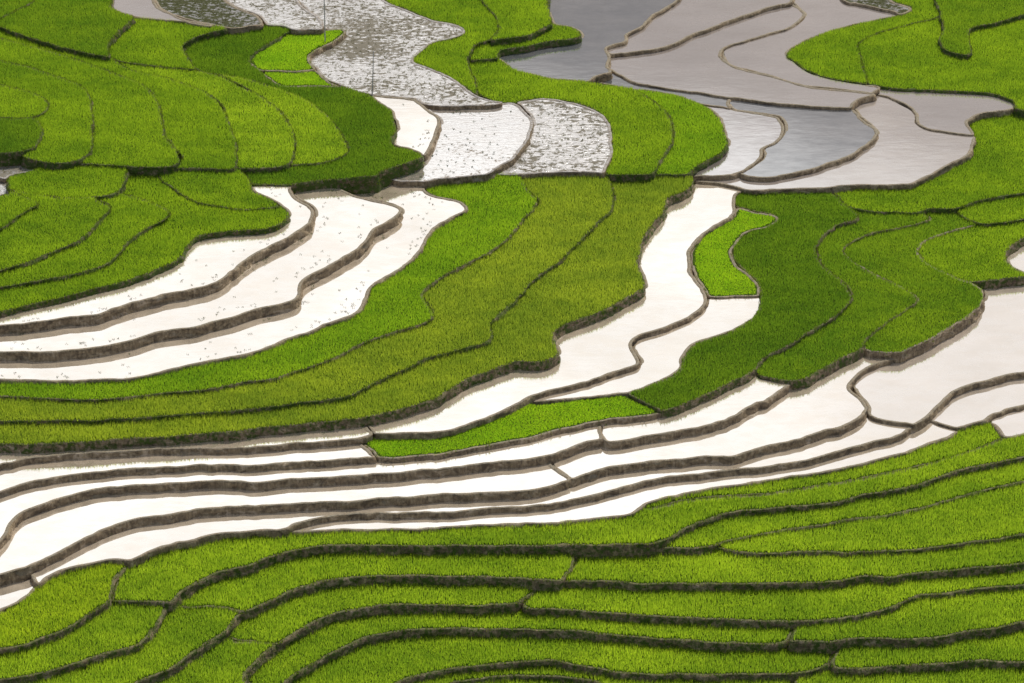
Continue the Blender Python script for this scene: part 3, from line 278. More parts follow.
 ('o2', 9.45, 4.1, 'olive green rice field directly above the long white channel at centre', "10.85,35.77,11.07,35.89,11.75,35.8,13.48,35.79,14.81,35.92,20.38,35.89,20.68,35.68,20.89,35.19,20.95,34.45,20.87,33.59,20.65,32.88,20.21,32.27,19.39,31.48,18,30.29,17.64,29.79,17.45,29.17,17.22,27.27,17.04,26.49,16.85,26.02,16.21,24.86,15.68,23.74,15.19,22.29,14.61,20.28,14.23,18.72,13.96,17.33,13.78,16.12,13.69,15.13,13.69,14.55,13.77,13.75,14.25,10.48,14.26,9.63,14.12,8.99,13.81,8.47,13.33,7.88,9.93,4.22,8.93,3.4,6.15,1.58,5.21,0.68,4.62,-0.05,4.42,-0.4,4.28,-0.76,4.22,-1.07,4.21,-1.5,4.33,-2.67,4.71,-4.36,4.76,-4.94,4.72,-5.21,4.62,-5.51,4.22,-5.97,3.56,-6.39,2.78,-6.7,2.36,-6.8,1.24,-6.81,0.77,-6.9,0.2,-7.1,-0.61,-7.54,-2.91,-9.15,-4.57,-10.48,-5.26,-11.11,-6.89,-12.91,-8.23,-14.19,-9.64,-15.32,-10.9,-16.04,-14.04,-17.5,-15.55,-18.02,-24.83,-19.8,-28.66,-20.61,-44.7,-22.67,-45.96,-22.78,-56.8,-22.78,-57.16,-22.71,-57.27,-22.61,-57.36,-22.43,-57.49,-21.85,-57.92,-19.23,-57.9,-18.81,-57.71,-18.66,-46.36,-18.63,-45.72,-18.55,-44.63,-18.53,-35.99,-17.76,-33.03,-17.37,-25.77,-16.11,-21.56,-15.15,-18.04,-14.16,-16.9,-13.67,-15.91,-13,-14.34,-11.53,-11.07,-8.17,-9.81,-7.07,-8.31,-5.91,-6.64,-4.84,-3.65,-3.49,-2.78,-2.97,-2.34,-2.49,-2.2,-2.15,-2.12,-1.79,-2.08,-1.04,-2.26,0.15,-2.28,0.66,-2.21,1.21,-1.99,1.82,-1.04,3.65,0.15,5.66,2.53,10.62,3.42,12.18,5.65,15.8,10.07,24.8,10.78,26.13,11.23,27.17,11.43,27.87,11.58,28.84,11.62,29.76,11.59,31.21,11.52,32.11,11.37,33.22,10.85,35.43"),
 ('n3', 8.76, 0.68, 'large pinkish grey pond at upper right, below the blue green paddy', "44.37,58.63,44.77,58.67,45.07,58.57,45.97,57.75,46.95,56.64,47.97,55.07,48.39,54.19,48.57,53.52,48.59,52.9,48.48,51.4,48.54,50.85,48.86,50.13,49.37,49.46,49.81,49.07,50.41,48.75,54.55,47.56,54.77,47.43,54.87,47.19,54.88,46.81,54.78,46.1,54.36,44.43,53.82,42.99,53.26,41.97,52.63,41.18,50.65,39.38,48.75,37.21,47.88,36.35,46.26,35.02,45.81,34.82,45.06,34.64,42.93,34.49,39.83,34.48,37.86,34.2,35.51,33.69,32.56,33.49,29.81,33.48,28.88,33.36,26.79,33.41,26.09,33.82,24.24,34.57,22.22,35.23,21.32,35.39,21.19,35.51,21.09,35.84,21.07,36.2,21.11,36.53,21.23,36.75,21.41,36.86,22.55,36.97,24.33,36.92,26.07,37.48,26.34,37.4,26.75,36.98,27.23,36.68,28.25,36.42,29.68,36.55,30.89,36.85,33.13,37.82,35.48,39.18,37.94,40.75,39.67,42.17,40.83,43.37,41.68,44.5,42.73,46.43,43.31,47.7,43.45,48.22,43.46,48.67,43.36,49.13,42.03,51.98,41.35,54.31,41.24,55.12,41.28,55.71,41.37,56.15,41.53,56.58,41.72,56.91,42.43,57.71,43.29,58.24"),
 ('w', 10.62, 4.82, 'lowest of the three white ponds sweeping in from the left', "-15.51,33.17,-15.15,33.21,-14.84,33.13,-13.2,32.01,-12.72,31.79,-12.01,31.72,-11.06,31.8,-10.17,31.55,-10.07,31.42,-10.02,31.22,-9.95,30.29,-9.86,29.72,-9.7,29.29,-9.47,28.92,-9.01,28.42,-8.5,28.03,-6.77,27.35,-6.08,26.89,-5.62,26.41,-5.24,25.86,-5.04,25.34,-4.99,24.89,-5.11,24.5,-5.4,24.07,-7.75,21.67,-8.19,21.1,-8.53,20.54,-8.73,20.05,-8.93,19.43,-9.35,17.51,-9.92,15.45,-10.42,14.05,-11.41,12.16,-12.5,10.38,-14.43,7.87,-14.89,7.11,-15.1,6.61,-15.23,6.14,-15.3,5.57,-15.4,4.05,-15.73,2.57,-15.89,2.18,-16.14,1.77,-16.92,0.86,-18.22,-0.31,-21.06,-2.66,-25.61,-6.24,-26.31,-6.72,-27.49,-7.36,-28.87,-7.98,-33.53,-9.88,-36.16,-11.25,-37.41,-11.77,-38.39,-11.99,-39.78,-12.19,-45.13,-12.71,-48.37,-12.7,-52.13,-12.32,-53.74,-12.3,-54.47,-12.21,-58.52,-12.21,-58.8,-12.14,-58.98,-11.91,-59.13,-11.31,-59.72,-7.7,-59.73,-7.22,-59.61,-7.02,-59.23,-6.97,-49.31,-6.97,-48.44,-6.88,-47.27,-6.86,-45.06,-6.54,-42.64,-5.86,-40.94,-5.27,-39.76,-4.75,-39.06,-4.29,-37.7,-3.19,-36.84,-2.72,-35.93,-2.4,-33.78,-1.82,-32.29,-1.24,-30.34,-0.18,-26.62,2.05,-23.91,3.44,-23.27,3.91,-22.86,4.41,-22.65,5,-22.51,5.82,-22.46,7.78,-22.35,8.27,-22.16,8.71,-21.81,9.25,-20.94,10.33,-17.82,13.85,-17.05,14.88,-16.66,15.61,-16.47,16.09,-15.96,17.66,-15.57,19.26,-15.38,19.75,-14.91,20.47,-12.92,22.91,-12.52,23.56,-12.34,23.98,-12.28,24.46,-12.37,24.95,-12.58,25.36,-12.96,25.79,-13.61,26.23,-16.76,27.83,-17.8,28.45,-18.77,29.25,-19.3,29.77,-19.74,30.35,-20.02,30.92,-20.19,31.48,-20.26,31.9,-20.23,32.16,-20.1,32.3"),
 ('w', 11.5, 5.11, 'middle of the three white ponds sweeping in from the left', "-21.79,30.44,-20.8,30.49,-20.39,30.4,-20.21,30.14,-19.91,29.2,-19.7,28.74,-19.34,28.24,-18.83,27.69,-17.79,26.8,-17.13,26.37,-15.04,25.34,-13.05,24.23,-12.65,23.85,-12.38,23.45,-12.24,23.03,-12.22,22.61,-12.36,22.04,-12.78,21.32,-13.41,20.48,-14.83,18.8,-15.29,18.09,-15.48,17.6,-15.88,16.01,-16.38,14.45,-16.57,13.97,-16.95,13.25,-17.72,12.23,-20.82,8.73,-21.68,7.64,-22.04,7.11,-22.23,6.67,-22.34,6.19,-22.39,4.24,-22.52,3.42,-22.73,2.84,-23.18,2.31,-23.82,1.85,-26.47,0.49,-30.17,-1.73,-32.19,-2.83,-33.59,-3.36,-36.59,-4.23,-37.45,-4.7,-38.87,-5.85,-39.7,-6.36,-41.51,-7.09,-43.79,-7.79,-45.95,-8.26,-48.93,-8.48,-59,-8.48,-59.33,-8.41,-59.51,-8.18,-59.66,-7.56,-60.2,-4.28,-60.22,-3.79,-60.09,-3.59,-58.01,-3.44,-55.48,-3.43,-54.11,-3.3,-43.75,-0.65,-42.94,-0.27,-41.47,0.85,-38.56,2.58,-33.11,5.21,-32.11,5.88,-31.36,6.52,-30.61,7.37,-30.23,7.93,-29.88,8.63,-29.21,10.23,-28.6,11.46,-28.1,12.32,-27.42,13.25,-24.84,16.13,-24.05,17.11,-22.86,18.8,-22.15,20.08,-21.94,20.84,-21.85,21.61,-21.89,22.57,-22.05,23.35,-22.28,23.89,-22.58,24.4,-23.69,25.54,-24.18,26.26,-24.73,27.43,-24.83,27.85,-24.86,28.3,-24.75,29.03,-24.52,29.35,-22.9,30.16"),
 ('w', 12.4, 6.01, 'topmost of the three white ponds sweeping in from the left', "-28.68,27.55,-27.03,27.6,-26.29,27.49,-25.01,27.48,-24.75,27.38,-24.69,27.18,-24.72,26.46,-24.67,26.01,-24.53,25.53,-24.24,24.87,-23.91,24.28,-23.62,23.89,-22.45,22.66,-21.98,21.77,-21.84,21.3,-21.74,20.66,-21.72,19.99,-21.76,19.44,-21.88,18.83,-22.05,18.31,-22.76,17.05,-24.43,14.75,-27.23,11.61,-27.91,10.7,-28.41,9.85,-29.05,8.58,-29.71,6.99,-30.06,6.29,-30.43,5.73,-31.18,4.89,-31.93,4.25,-32.92,3.59,-38.22,1.03,-41.23,-0.75,-42.76,-1.91,-43.76,-2.33,-53.85,-4.88,-55.16,-5.01,-57.68,-5.01,-58.39,-5.11,-59.42,-5.11,-59.8,-5.04,-59.98,-4.8,-60.12,-4.27,-60.33,-2.96,-60.31,-2.59,-60.19,-2.45,-58.99,-2.3,-57.34,-2.28,-55.75,-2.17,-54.74,-2.04,-53.99,-1.83,-52.75,-1.25,-51.04,-0.32,-46.92,1.63,-41.37,4.83,-39.97,5.78,-38.88,6.65,-37.39,8.03,-36.71,8.8,-36.24,9.47,-35.89,10.07,-35.54,10.88,-35.31,11.71,-34.94,13.43,-34.59,14.55,-34.34,14.98,-33.94,15.34,-32.72,15.88,-31.25,16.28,-28.8,16.59,-27.18,16.93,-26.55,17.18,-26.03,17.55,-25.34,18.41,-24.82,19.39,-24.72,19.72,-24.68,20.05,-24.7,20.42,-24.76,20.77,-24.89,21.13,-25.09,21.47,-26.87,23.98,-27.5,24.67,-28.51,25.5,-28.92,26.05,-29.22,26.67,-29.27,26.89,-29.26,27.09,-29.1,27.37"),
 ('w', 8.54, 0.59, 'long winding white channel running down the middle of the terraces', "21.12,35.68,21.27,35.79,21.89,35.76,24.27,35,26.26,34.18,26.48,33.99,26.51,33.76,25.75,32.52,25.49,31.74,25.35,30.67,25.28,28.65,25.18,27.95,25.02,27.48,24.83,27.12,24.39,26.53,23.15,25.15,22.41,24.22,21.24,22.45,20.75,21.5,20.34,20.49,20.07,19.67,19.79,18.5,19.62,17.47,19.5,16.34,19.49,15.51,19.54,14.58,19.62,14,19.77,13.36,20.73,10.4,21.04,9.19,21.1,8.6,21.1,8.03,21.02,7.48,20.88,6.95,20.55,6.23,19.9,5.28,18.33,3.53,17.42,2.72,16.05,1.66,14.03,0.41,13.47,-0.09,13.11,-0.56,12.92,-0.94,12.8,-1.34,12.73,-1.77,12.71,-2.34,12.74,-2.95,12.83,-3.47,13.18,-4.56,13.27,-4.96,13.26,-5.49,13.12,-5.83,12.77,-6.18,12.08,-6.69,8.32,-9.14,7.08,-9.75,4.44,-10.81,3.19,-11.47,1.95,-12.52,0.17,-14.28,-1.62,-15.79,-3.78,-17.4,-4.75,-18.02,-5.53,-18.43,-6.76,-18.91,-8.14,-19.22,-9.22,-19.34,-11.16,-19.35,-11.91,-19.44,-13.64,-19.43,-13.82,-19.26,-14.15,-18.63,-14.44,-17.88,-14.69,-16.85,-14.7,-16.46,-14.56,-16.22,-10.8,-14.46,-9.84,-13.91,-9.22,-13.48,-8.34,-12.75,-6.97,-11.43,-5.32,-9.62,-4.63,-8.98,-2.96,-7.64,-0.69,-6.04,0.11,-5.58,0.68,-5.37,1.2,-5.27,2.43,-5.24,3.02,-5.07,3.9,-4.65,4.32,-4.35,4.56,-4.09,4.75,-3.65,4.78,-3.08,4.37,-1.17,4.26,-0.36,4.23,0.26,4.32,0.89,4.61,1.49,5.2,2.24,6.18,3.18,8.99,5.01,9.99,5.84,13.4,9.51,13.89,10.11,14.2,10.64,14.34,11.27,14.33,12.13,13.85,15.42,13.77,16.22,13.77,16.81,13.86,17.8,14.04,19.02,14.32,20.42,14.71,22.07,15.27,24.01,15.77,25.47,16.3,26.6,16.94,27.76,17.14,28.23,17.32,29.02,17.55,30.92,17.74,31.55,18.1,32.06,19.84,33.55,20.4,34.14,20.8,34.73"),
 ('d2', 8.21, 0.72, 'large dark green rice field right of the small lime plot', "34.96,34.75,35.44,34.77,35.86,34.59,36.5,34.08,36.94,33.52,37.43,32.53,37.7,31.37,37.87,30.85,38.42,30,38.96,28.73,39.13,27.97,39.08,27.53,38.88,27.21,37.55,26.52,37.15,26.24,36.54,25.61,35.57,24.32,34.98,23.37,34.47,22.22,34.11,21.12,33.9,20.07,33.8,18.95,33.81,18.08,33.92,17.11,34.16,15.98,34.45,15.23,35.33,13.7,35.79,12.71,36.39,11.02,36.7,9.8,36.74,9.35,36.66,8.87,36.48,8.38,36.19,7.77,35.23,6.12,34.6,5.16,33.78,4.01,33.05,3.07,30.44,0.28,28.45,-1.72,27.31,-2.73,26.82,-3.28,26,-4.52,24.87,-6.55,21.68,-9.79,19.89,-11.36,16.22,-14.05,15.57,-14.49,15.36,-14.56,14.67,-14.11,13.33,-12.96,11.87,-11.24,11.85,-11.09,11.95,-10.94,13.04,-10.36,13.97,-9.73,15.16,-8.78,16.09,-7.8,17.04,-6.62,17.46,-5.96,17.61,-5.62,17.67,-5.29,17.73,-4.38,17.98,-3.56,18.71,-1.73,19.14,-1.05,19.57,-0.61,19.97,-0.32,22.17,0.91,23.11,1.51,24,2.29,24.75,3.11,25.66,4.34,26.07,5.02,26.46,6,26.59,6.45,26.68,7,26.83,8.94,26.85,10.63,26.77,11.75,26.63,12.49,26.41,13.16,25.96,14.23,24.95,16.19,24.71,16.87,24.51,17.72,24.42,18.47,24.41,19.18,24.49,20.03,24.65,20.71,24.95,21.47,25.41,22.4,26.13,23.52,26.6,24.04,27.06,24.43,28.59,25.23,29.06,25.61,29.41,26.01,29.95,26.8,30.08,27.13,30.12,27.44,30.07,27.71,29.96,27.93,29.5,28.32,27.6,29.03,26.1,29.93,25.47,30.02,25.41,30.18,25.38,30.52,25.43,31.66,25.56,32.47,25.77,33.09,26.46,34.13,26.67,34.32,26.92,34.41,29.1,34.44,30.03,34.55,32.73,34.56"),
 ('c', 13.78, 7.39, 'second crescent green field from the top at the left edge', "-55.26,23.18,-55.16,23.26,-54.94,23.24,-52.82,22.42,-50.43,21.77,-49.37,21.64,-48.55,21.63,-46.42,21.86,-46.16,21.81,-45.99,21.68,-45.33,20.69,-44.38,19.8,-44.22,19.47,-44.15,19.05,-44.17,18.73,-44.24,18.38,-44.78,16.77,-45.63,13.76,-46.11,12.65,-46.78,11.6,-48.61,9.56,-50.32,7.88,-52.28,6.14,-53.03,5.56,-54.57,4.55,-55.3,4.2,-56.52,3.96,-60.95,3.66,-61.12,3.69,-61.24,3.81,-61.36,4.1,-61.44,4.5,-62.41,10.29,-62.48,11,-62.42,11.32,-62.06,11.52,-59.65,11.8,-57.87,12.14,-57.11,12.38,-56.43,12.77,-56.05,13.2,-55.07,14.68,-53.01,18.76,-52.76,19.17,-52.33,19.63,-52.23,19.81,-52.22,19.99,-52.28,20.24,-52.56,20.65,-55.07,22.82,-55.24,23.03"),
 ('c', 7.69, 0.39, 'narrow green rice field at the right edge below the curved light bank', "64.66,35.13,66.65,35.18,66.89,35.1,66.99,34.89,66.99,34.62,66.93,34.05,66.16,29.49,66,28.91,65.88,28.74,65.73,28.65,63.51,28.49,60.79,28.48,59.36,28.35,54.11,27.08,53,27.04,52.67,27.15,51.92,27.69,51,28.62,50.76,28.99,50.6,29.39,50.47,29.94,50.44,30.39,50.51,30.66,50.69,30.88,52.7,32.22,53.58,32.69,55.57,33.45,60.46,34.9,62.08,35.06"),
 ('c', 14.18, 7.73, 'topmost crescent green field at the left edge, below the puddle', "-55.43,22.37,-55.22,22.32,-52.63,20.09,-52.23,19.64,-52.12,19.4,-52.08,19.22,-52.16,18.9,-52.6,18.44,-52.93,17.9,-53.7,16.28,-54.98,13.84,-56.12,12.18,-56.51,11.86,-57.13,11.56,-58.82,11.16,-61.28,10.82,-62.17,10.76,-62.3,10.81,-62.41,10.96,-62.52,11.29,-62.62,11.83,-63.84,19.17,-63.92,19.92,-63.85,20.24,-63.59,20.36,-60.16,20.5,-57.91,20.79,-57.26,20.99,-55.93,21.62,-55.69,21.85"),
 ('c', 13.34, 6.95, 'third crescent green field from the top at the left edge', "-43.96,23.59,-43.5,23.54,-41.49,22.45,-39.22,20.77,-38.46,20.12,-37.91,19.51,-37.64,19.07,-37.53,18.57,-37.59,18.11,-37.84,17.58,-39.28,15.78,-40.27,14.3,-40.78,13.4,-41.22,12.39,-42.07,9.41,-42.34,8.61,-42.77,7.71,-43.19,7.07,-43.83,6.44,-44.91,5.68,-47.94,4.14,-49.92,3.32,-54.18,1.81,-54.95,1.62,-55.96,1.49,-57.53,1.47,-58.35,1.37,-60.6,1.38,-60.83,1.48,-60.97,1.69,-61.11,2.24,-61.36,3.84,-61.35,4.22,-61.24,4.38,-60.75,4.51,-59.38,4.53,-56.63,4.77,-55.5,4.99,-54.92,5.24,-53.07,6.44,-51.49,7.76,-48.75,10.37,-47.03,12.26,-46.32,13.34,-45.84,14.36,-44.89,17.68,-44.38,19.16,-44.28,19.65,-44.31,20.16,-44.43,20.53,-44.66,20.83,-45.3,21.37,-45.58,21.69,-45.94,22.34,-45.99,22.52,-45.99,22.68,-45.79,22.84,-44.61,23.2"),
 ('e2', 7.75, 0.94, 'dark green rice field with wavy sides, between two others on the right slope', "38.73,30.68,38.97,30.74,40.44,30.23,42.95,29.74,44.41,29.6,46.44,29.64,46.63,29.51,47.03,29.02,47.32,28.4,47.31,28.09,47.18,27.81,46.51,27.31,45.31,26.71,41.64,25.17,40.62,24.58,39.36,23.72,38.26,22.78,37.5,21.98,37.15,21.42,36.94,20.67,36.89,19.99,36.97,19.36,37.14,18.79,37.52,18,38.24,16.85,39.25,15.47,42.07,12.37,42.79,11.47,43.36,10.44,43.62,9.79,43.7,9.25,43.61,8.74,43.46,8.43,43.21,8.1,40.05,4.59,39.28,3.68,38.48,2.6,37.87,1.61,37.54,0.97,37.22,0.19,36.87,-0.9,36.68,-1.22,33.63,-3.98,31.17,-6.42,29.83,-7.51,29.12,-7.9,28.79,-7.97,28.31,-7.93,26.82,-7.48,25.94,-7.12,25.62,-6.88,25.41,-6.53,25.19,-6.02,25.15,-5.71,25.18,-5.46,25.3,-5.17,26.01,-3.83,26.66,-2.81,27.35,-1.98,28.53,-0.93,30.57,1.11,33.36,4.14,34.43,5.58,35.3,6.89,36.29,8.59,36.7,9.48,36.82,9.93,36.84,10.41,36.75,10.89,36.47,11.91,35.85,13.65,35.43,14.54,34.52,16.13,34.23,16.96,34.03,17.88,33.93,18.67,33.89,19.39,33.93,20.25,34.06,21.34,34.35,22.47,34.86,23.77,35.32,24.64,36.11,25.8,37.09,26.96,37.62,27.37,38.86,27.98,39.17,28.34,39.24,28.69,39.2,29.15,39.07,29.61,38.74,30.4"),
 ('e3', 7.49, 1.1, 'wavy green rice field ending in a brown bank over the right white pond', "47.6,31.14,48.08,31.19,48.71,31.09,50.06,31.07,50.3,30.99,50.44,30.74,50.71,29.65,50.97,29.13,51.65,28.37,52.49,27.7,52.61,27.51,52.55,27.31,52.36,27.15,48.27,24.92,46.56,23.71,46,23.08,45.61,22.45,45.35,21.76,45.22,21,45.25,20.14,45.51,19.07,45.98,17.99,46.56,17.04,47.39,15.95,48.31,15.01,49.12,14.36,50.24,13.78,50.82,12.86,51.15,11.98,51.23,11.42,51.15,10.65,50.85,9.53,50.45,8.55,49.95,7.68,48.98,6.34,47.88,4.98,45.62,2.73,43.22,0.57,42.04,-0.62,41.41,-1.16,41.08,-1.4,40.77,-1.52,39.85,-1.59,38.16,-1.36,37.63,-1.21,37.35,-1.05,37.2,-0.86,37.08,-0.54,37.05,-0.29,37.08,-0,37.46,1.11,38.03,2.22,38.58,3.1,39.49,4.31,43.39,8.7,43.68,9.2,43.77,9.71,43.72,10.13,43.5,10.76,42.74,12.11,39.32,15.95,38.3,17.33,37.58,18.48,37.18,19.32,36.99,20.05,36.96,20.86,37.1,21.61,37.24,21.97,37.44,22.32,38.24,23.19,39.3,24.11,40.54,24.98,42.09,25.84,46.02,27.49,47.14,28.18,47.37,28.52,47.4,28.89,47.25,29.28,46.81,29.95,46.77,30.19,46.88,30.46,47.13,30.83"),
 ('c2', 7.3, 0.91, 'dull green rice field around the small pond at the right edge', "64.16,29.3,65.67,29.35,65.92,29.3,66.02,29.18,66.07,28.99,66.06,28.7,65.9,27.66,65.76,27.01,65.57,26.69,65.32,26.58,60.81,26.04,59.21,25.57,58.42,25.05,56.55,23.37,55.94,22.68,55.46,21.94,55.1,21.16,54.87,20.35,54.75,19.39,54.78,18.55,54.94,17.82,55.23,17.22,56.51,15.78,56.54,15.58,56.35,15.41,53.15,14.55,51.25,14.18,50.39,14.17,49.5,14.52,48.87,14.92,48.08,15.62,47.29,16.49,46.44,17.65,45.98,18.44,45.56,19.42,45.35,20.27,45.26,21.07,45.36,21.93,45.63,22.73,46.05,23.44,46.61,24.07,47.5,24.74,48.94,25.64,52.71,27.65,53.07,27.76,54.24,27.82,59.45,29.09,60.94,29.23"),
 ('w2', 6.45, 0.06, 'small pond cutting into the dull green field at the right edge', "64.84,28.11,65.45,28.17,65.81,28.11,65.94,27.88,65.94,27.42,64.38,18.03,64.27,17.66,64.11,17.29,63.81,16.83,63.61,16.62,63.2,16.51,61.66,16.52,58.5,16.75,57.24,17.02,56.97,17.2,56.12,18.05,55.52,18.78,55.19,19.5,55.04,20.5,55.07,21.27,55.23,22.22,55.52,23.04,55.89,23.77,56.27,24.32,56.77,24.87,58.91,26.79,59.72,27.26,60.97,27.62"),
 ('w2', 6.39, 0.75, 'broad white pond at the right edge under the brown curved bank', "56.98,17.12,58.68,16.84,61.74,16.62,63.43,16.6,63.7,16.42,63.89,15.77,63.91,15.2,63.79,14.34,61.08,-2,60.96,-2.57,60.84,-2.84,60.68,-2.98,60.48,-3.03,56.71,-3.15,55.44,-3.26,54.42,-3.47,50.91,-4.86,48.43,-6.03,46.77,-6.95,45.99,-7.49,45.36,-8.12,45.09,-8.5,44.36,-9.78,42.95,-11.91,42.26,-12.86,41.31,-13.91,40.85,-14.3,40.64,-14.29,37.13,-13.09,36.68,-12.76,36.29,-12.17,36.27,-11.9,36.42,-10.77,36.36,-9.82,36.2,-9.24,35.37,-7.23,35.3,-6.93,35.29,-6.59,35.38,-6.08,35.63,-5.44,36.04,-4.66,36.76,-3.49,37.27,-2.83,37.78,-2.39,40.26,-0.99,40.67,-0.69,40.96,-0.35,41.33,0.32,41.5,0.55,47.39,6.06,48.32,7.05,49.54,8.58,50.33,9.68,50.79,10.51,51.23,11.58,51.5,12.63,51.58,13.32,51.53,13.84,51.24,14.7,50.84,15.45,50.82,15.63,50.86,15.73,53.34,16.18"),
 ('w2', 5.8, 0.45, 'white pond at the right edge, second below the broad one', "58.68,-2.08,60.7,-2.04,60.92,-2.11,61.01,-2.28,61.02,-2.5,60.97,-2.97,60.16,-7.83,60.03,-8.33,59.85,-8.56,59.57,-8.63,58.49,-8.64,55.47,-8.85,54.25,-9.05,53.6,-9.25,51.74,-10.17,49.63,-11.38,49.12,-11.78,48.56,-12.45,48.37,-12.61,46.76,-13.18,45.35,-14.08,44.91,-13.96,43.65,-13.25,42.76,-12.48,42.53,-12.22,42.46,-12.03,42.49,-11.85,42.59,-11.66,44.52,-8.8,45.42,-7.28,46,-6.64,46.77,-6.06,48.52,-5.08,49.58,-4.56,52.13,-3.42,54.47,-2.51,55.69,-2.26"),
 ('k2', 10.3, 4.5, 'vivid green rice field bordering the lowest left white pond', "-2.84,34.18,-1.32,34.24,-0.34,34.12,0.46,34.22,0.78,34.06,0.92,33.76,1.08,33.22,1.44,31.38,1.65,30.6,2.58,28.59,2.86,27.85,2.97,27.21,2.91,26.55,2.6,25.65,1.13,22.52,0.13,20.02,-0.29,18.8,-0.66,18.07,-1.77,16.47,-3.35,14.42,-6.76,10.66,-7.47,9.81,-8.82,8.01,-9.41,6.98,-9.6,6.31,-9.62,5.96,-9.58,5.53,-8.56,2.47,-8.44,1.94,-8.39,1.42,-8.44,0.84,-8.58,0.41,-8.85,0.01,-9.24,-0.35,-11.04,-1.61,-13.67,-3.21,-14.58,-3.85,-15.43,-4.57,-17.81,-7.1,-18.52,-7.77,-20.08,-9.09,-21.52,-10.16,-22.93,-10.99,-24.1,-11.53,-27.14,-12.66,-29.57,-13.42,-31.25,-13.82,-36.77,-14.85,-39.59,-15.49,-41.66,-15.8,-43.31,-15.79,-51.84,-15.12,-53.35,-15.11,-54.17,-15.02,-58.09,-15.02,-58.41,-14.92,-58.57,-14.66,-58.72,-13.94,-59,-12.12,-58.95,-11.81,-58.73,-11.68,-54.63,-11.67,-53.85,-11.77,-52.23,-11.78,-48.47,-12.16,-45.08,-12.16,-39.02,-11.55,-37.24,-11.14,-36.23,-10.71,-33.59,-9.33,-28.93,-7.43,-26.6,-6.31,-25.63,-5.66,-21.14,-2.13,-18.94,-0.32,-16.85,1.53,-16.33,2.13,-15.95,2.7,-15.72,3.27,-15.47,4.39,-15.4,4.87,-15.3,6.49,-15.21,6.93,-15.09,7.31,-14.84,7.85,-14.52,8.36,-12.84,10.52,-12.17,11.53,-11.06,13.4,-10.49,14.53,-9.94,16.05,-9.37,18.11,-8.94,20.03,-8.57,21.09,-8.28,21.61,-7.87,22.15,-5.59,24.48,-5.21,24.96,-5.04,25.3,-5.01,25.73,-5.17,26.3,-5.52,26.89,-5.97,27.39,-6.69,27.92,-8.56,28.68,-9.07,29.08,-9.52,29.59,-9.81,30.11,-9.95,30.71,-10,31.56,-9.89,32.05,-9.37,32.51,-8.66,32.81,-4.33,33.93"),
 ('o', 9.92, 4.44, 'olive green rice field, middle of the three long central fields', "4.45,35.19,9.31,35.24,10.39,35.09,10.61,34.95,10.78,34.58,11.21,32.97,11.37,32.12,11.51,31.01,11.57,30.08,11.58,28.61,11.54,27.83,11.42,27.06,11.22,26.33,10.9,25.54,10.01,23.85,5.66,14.99,4.93,13.74,3.41,11.32,2.52,9.77,0.14,4.82,-1.04,2.81,-1.98,1,-2.2,0.39,-2.28,-0.16,-2.25,-0.67,-2.07,-1.86,-2.11,-2.61,-2.19,-2.96,-2.34,-3.3,-2.77,-3.78,-3.64,-4.31,-6.74,-5.72,-8.1,-6.58,-9.13,-7.35,-11.07,-9,-14.37,-12.39,-15.76,-13.7,-16.25,-14.08,-16.93,-14.49,-17.61,-14.8,-19.49,-15.39,-22.99,-16.29,-26.68,-17.08,-32.98,-18.14,-36.87,-18.63,-44.5,-19.3,-45.58,-19.32,-46.32,-19.4,-57.36,-19.4,-57.68,-19.33,-57.79,-19.23,-57.88,-19.05,-58.01,-18.45,-58.57,-15,-58.56,-14.57,-58.37,-14.41,-54.35,-14.39,-53.47,-14.48,-51.97,-14.49,-43.41,-15.16,-41.61,-15.15,-40.13,-14.95,-36.86,-14.22,-30.3,-12.96,-27.33,-12.07,-24.24,-10.92,-22.33,-9.98,-20.6,-8.81,-18.08,-6.69,-15.5,-3.95,-14.65,-3.22,-13.71,-2.55,-11.06,-0.95,-9.26,0.31,-8.87,0.68,-8.6,1.08,-8.46,1.51,-8.41,2.09,-8.46,2.61,-8.58,3.14,-9.6,6.21,-9.64,6.65,-9.63,6.99,-9.44,7.66,-8.84,8.7,-7.45,10.54,-6.78,11.35,-3.36,15.12,-1.77,17.17,-0.7,18.74,-0.32,19.45,0.13,20.73,1.4,23.87,2.52,26.19,2.84,26.97,2.98,27.69,2.97,28.03,2.91,28.43,2.65,29.2,1.89,30.75,1.6,31.49,0.97,34.43,0.95,34.64,0.98,34.81,1.22,34.97,2.36,35.11"),
 ('w2', 5.48, 0.13, 'small lowest white pond at the right edge beside the rice corner', "58.31,-8.15,59.78,-8.12,59.98,-8.21,60.05,-8.41,59.98,-9.11,59.28,-13.32,59.14,-13.77,58.95,-13.96,56.63,-14.01,53.61,-14.22,52.49,-14.48,50.42,-15.18,50.07,-15.22,49.86,-15.09,49.7,-14.8,49.18,-12.97,48.76,-12,48.82,-11.76,49,-11.49,49.65,-10.91,51.8,-9.67,53.62,-8.75,54.31,-8.53,55.53,-8.33"),
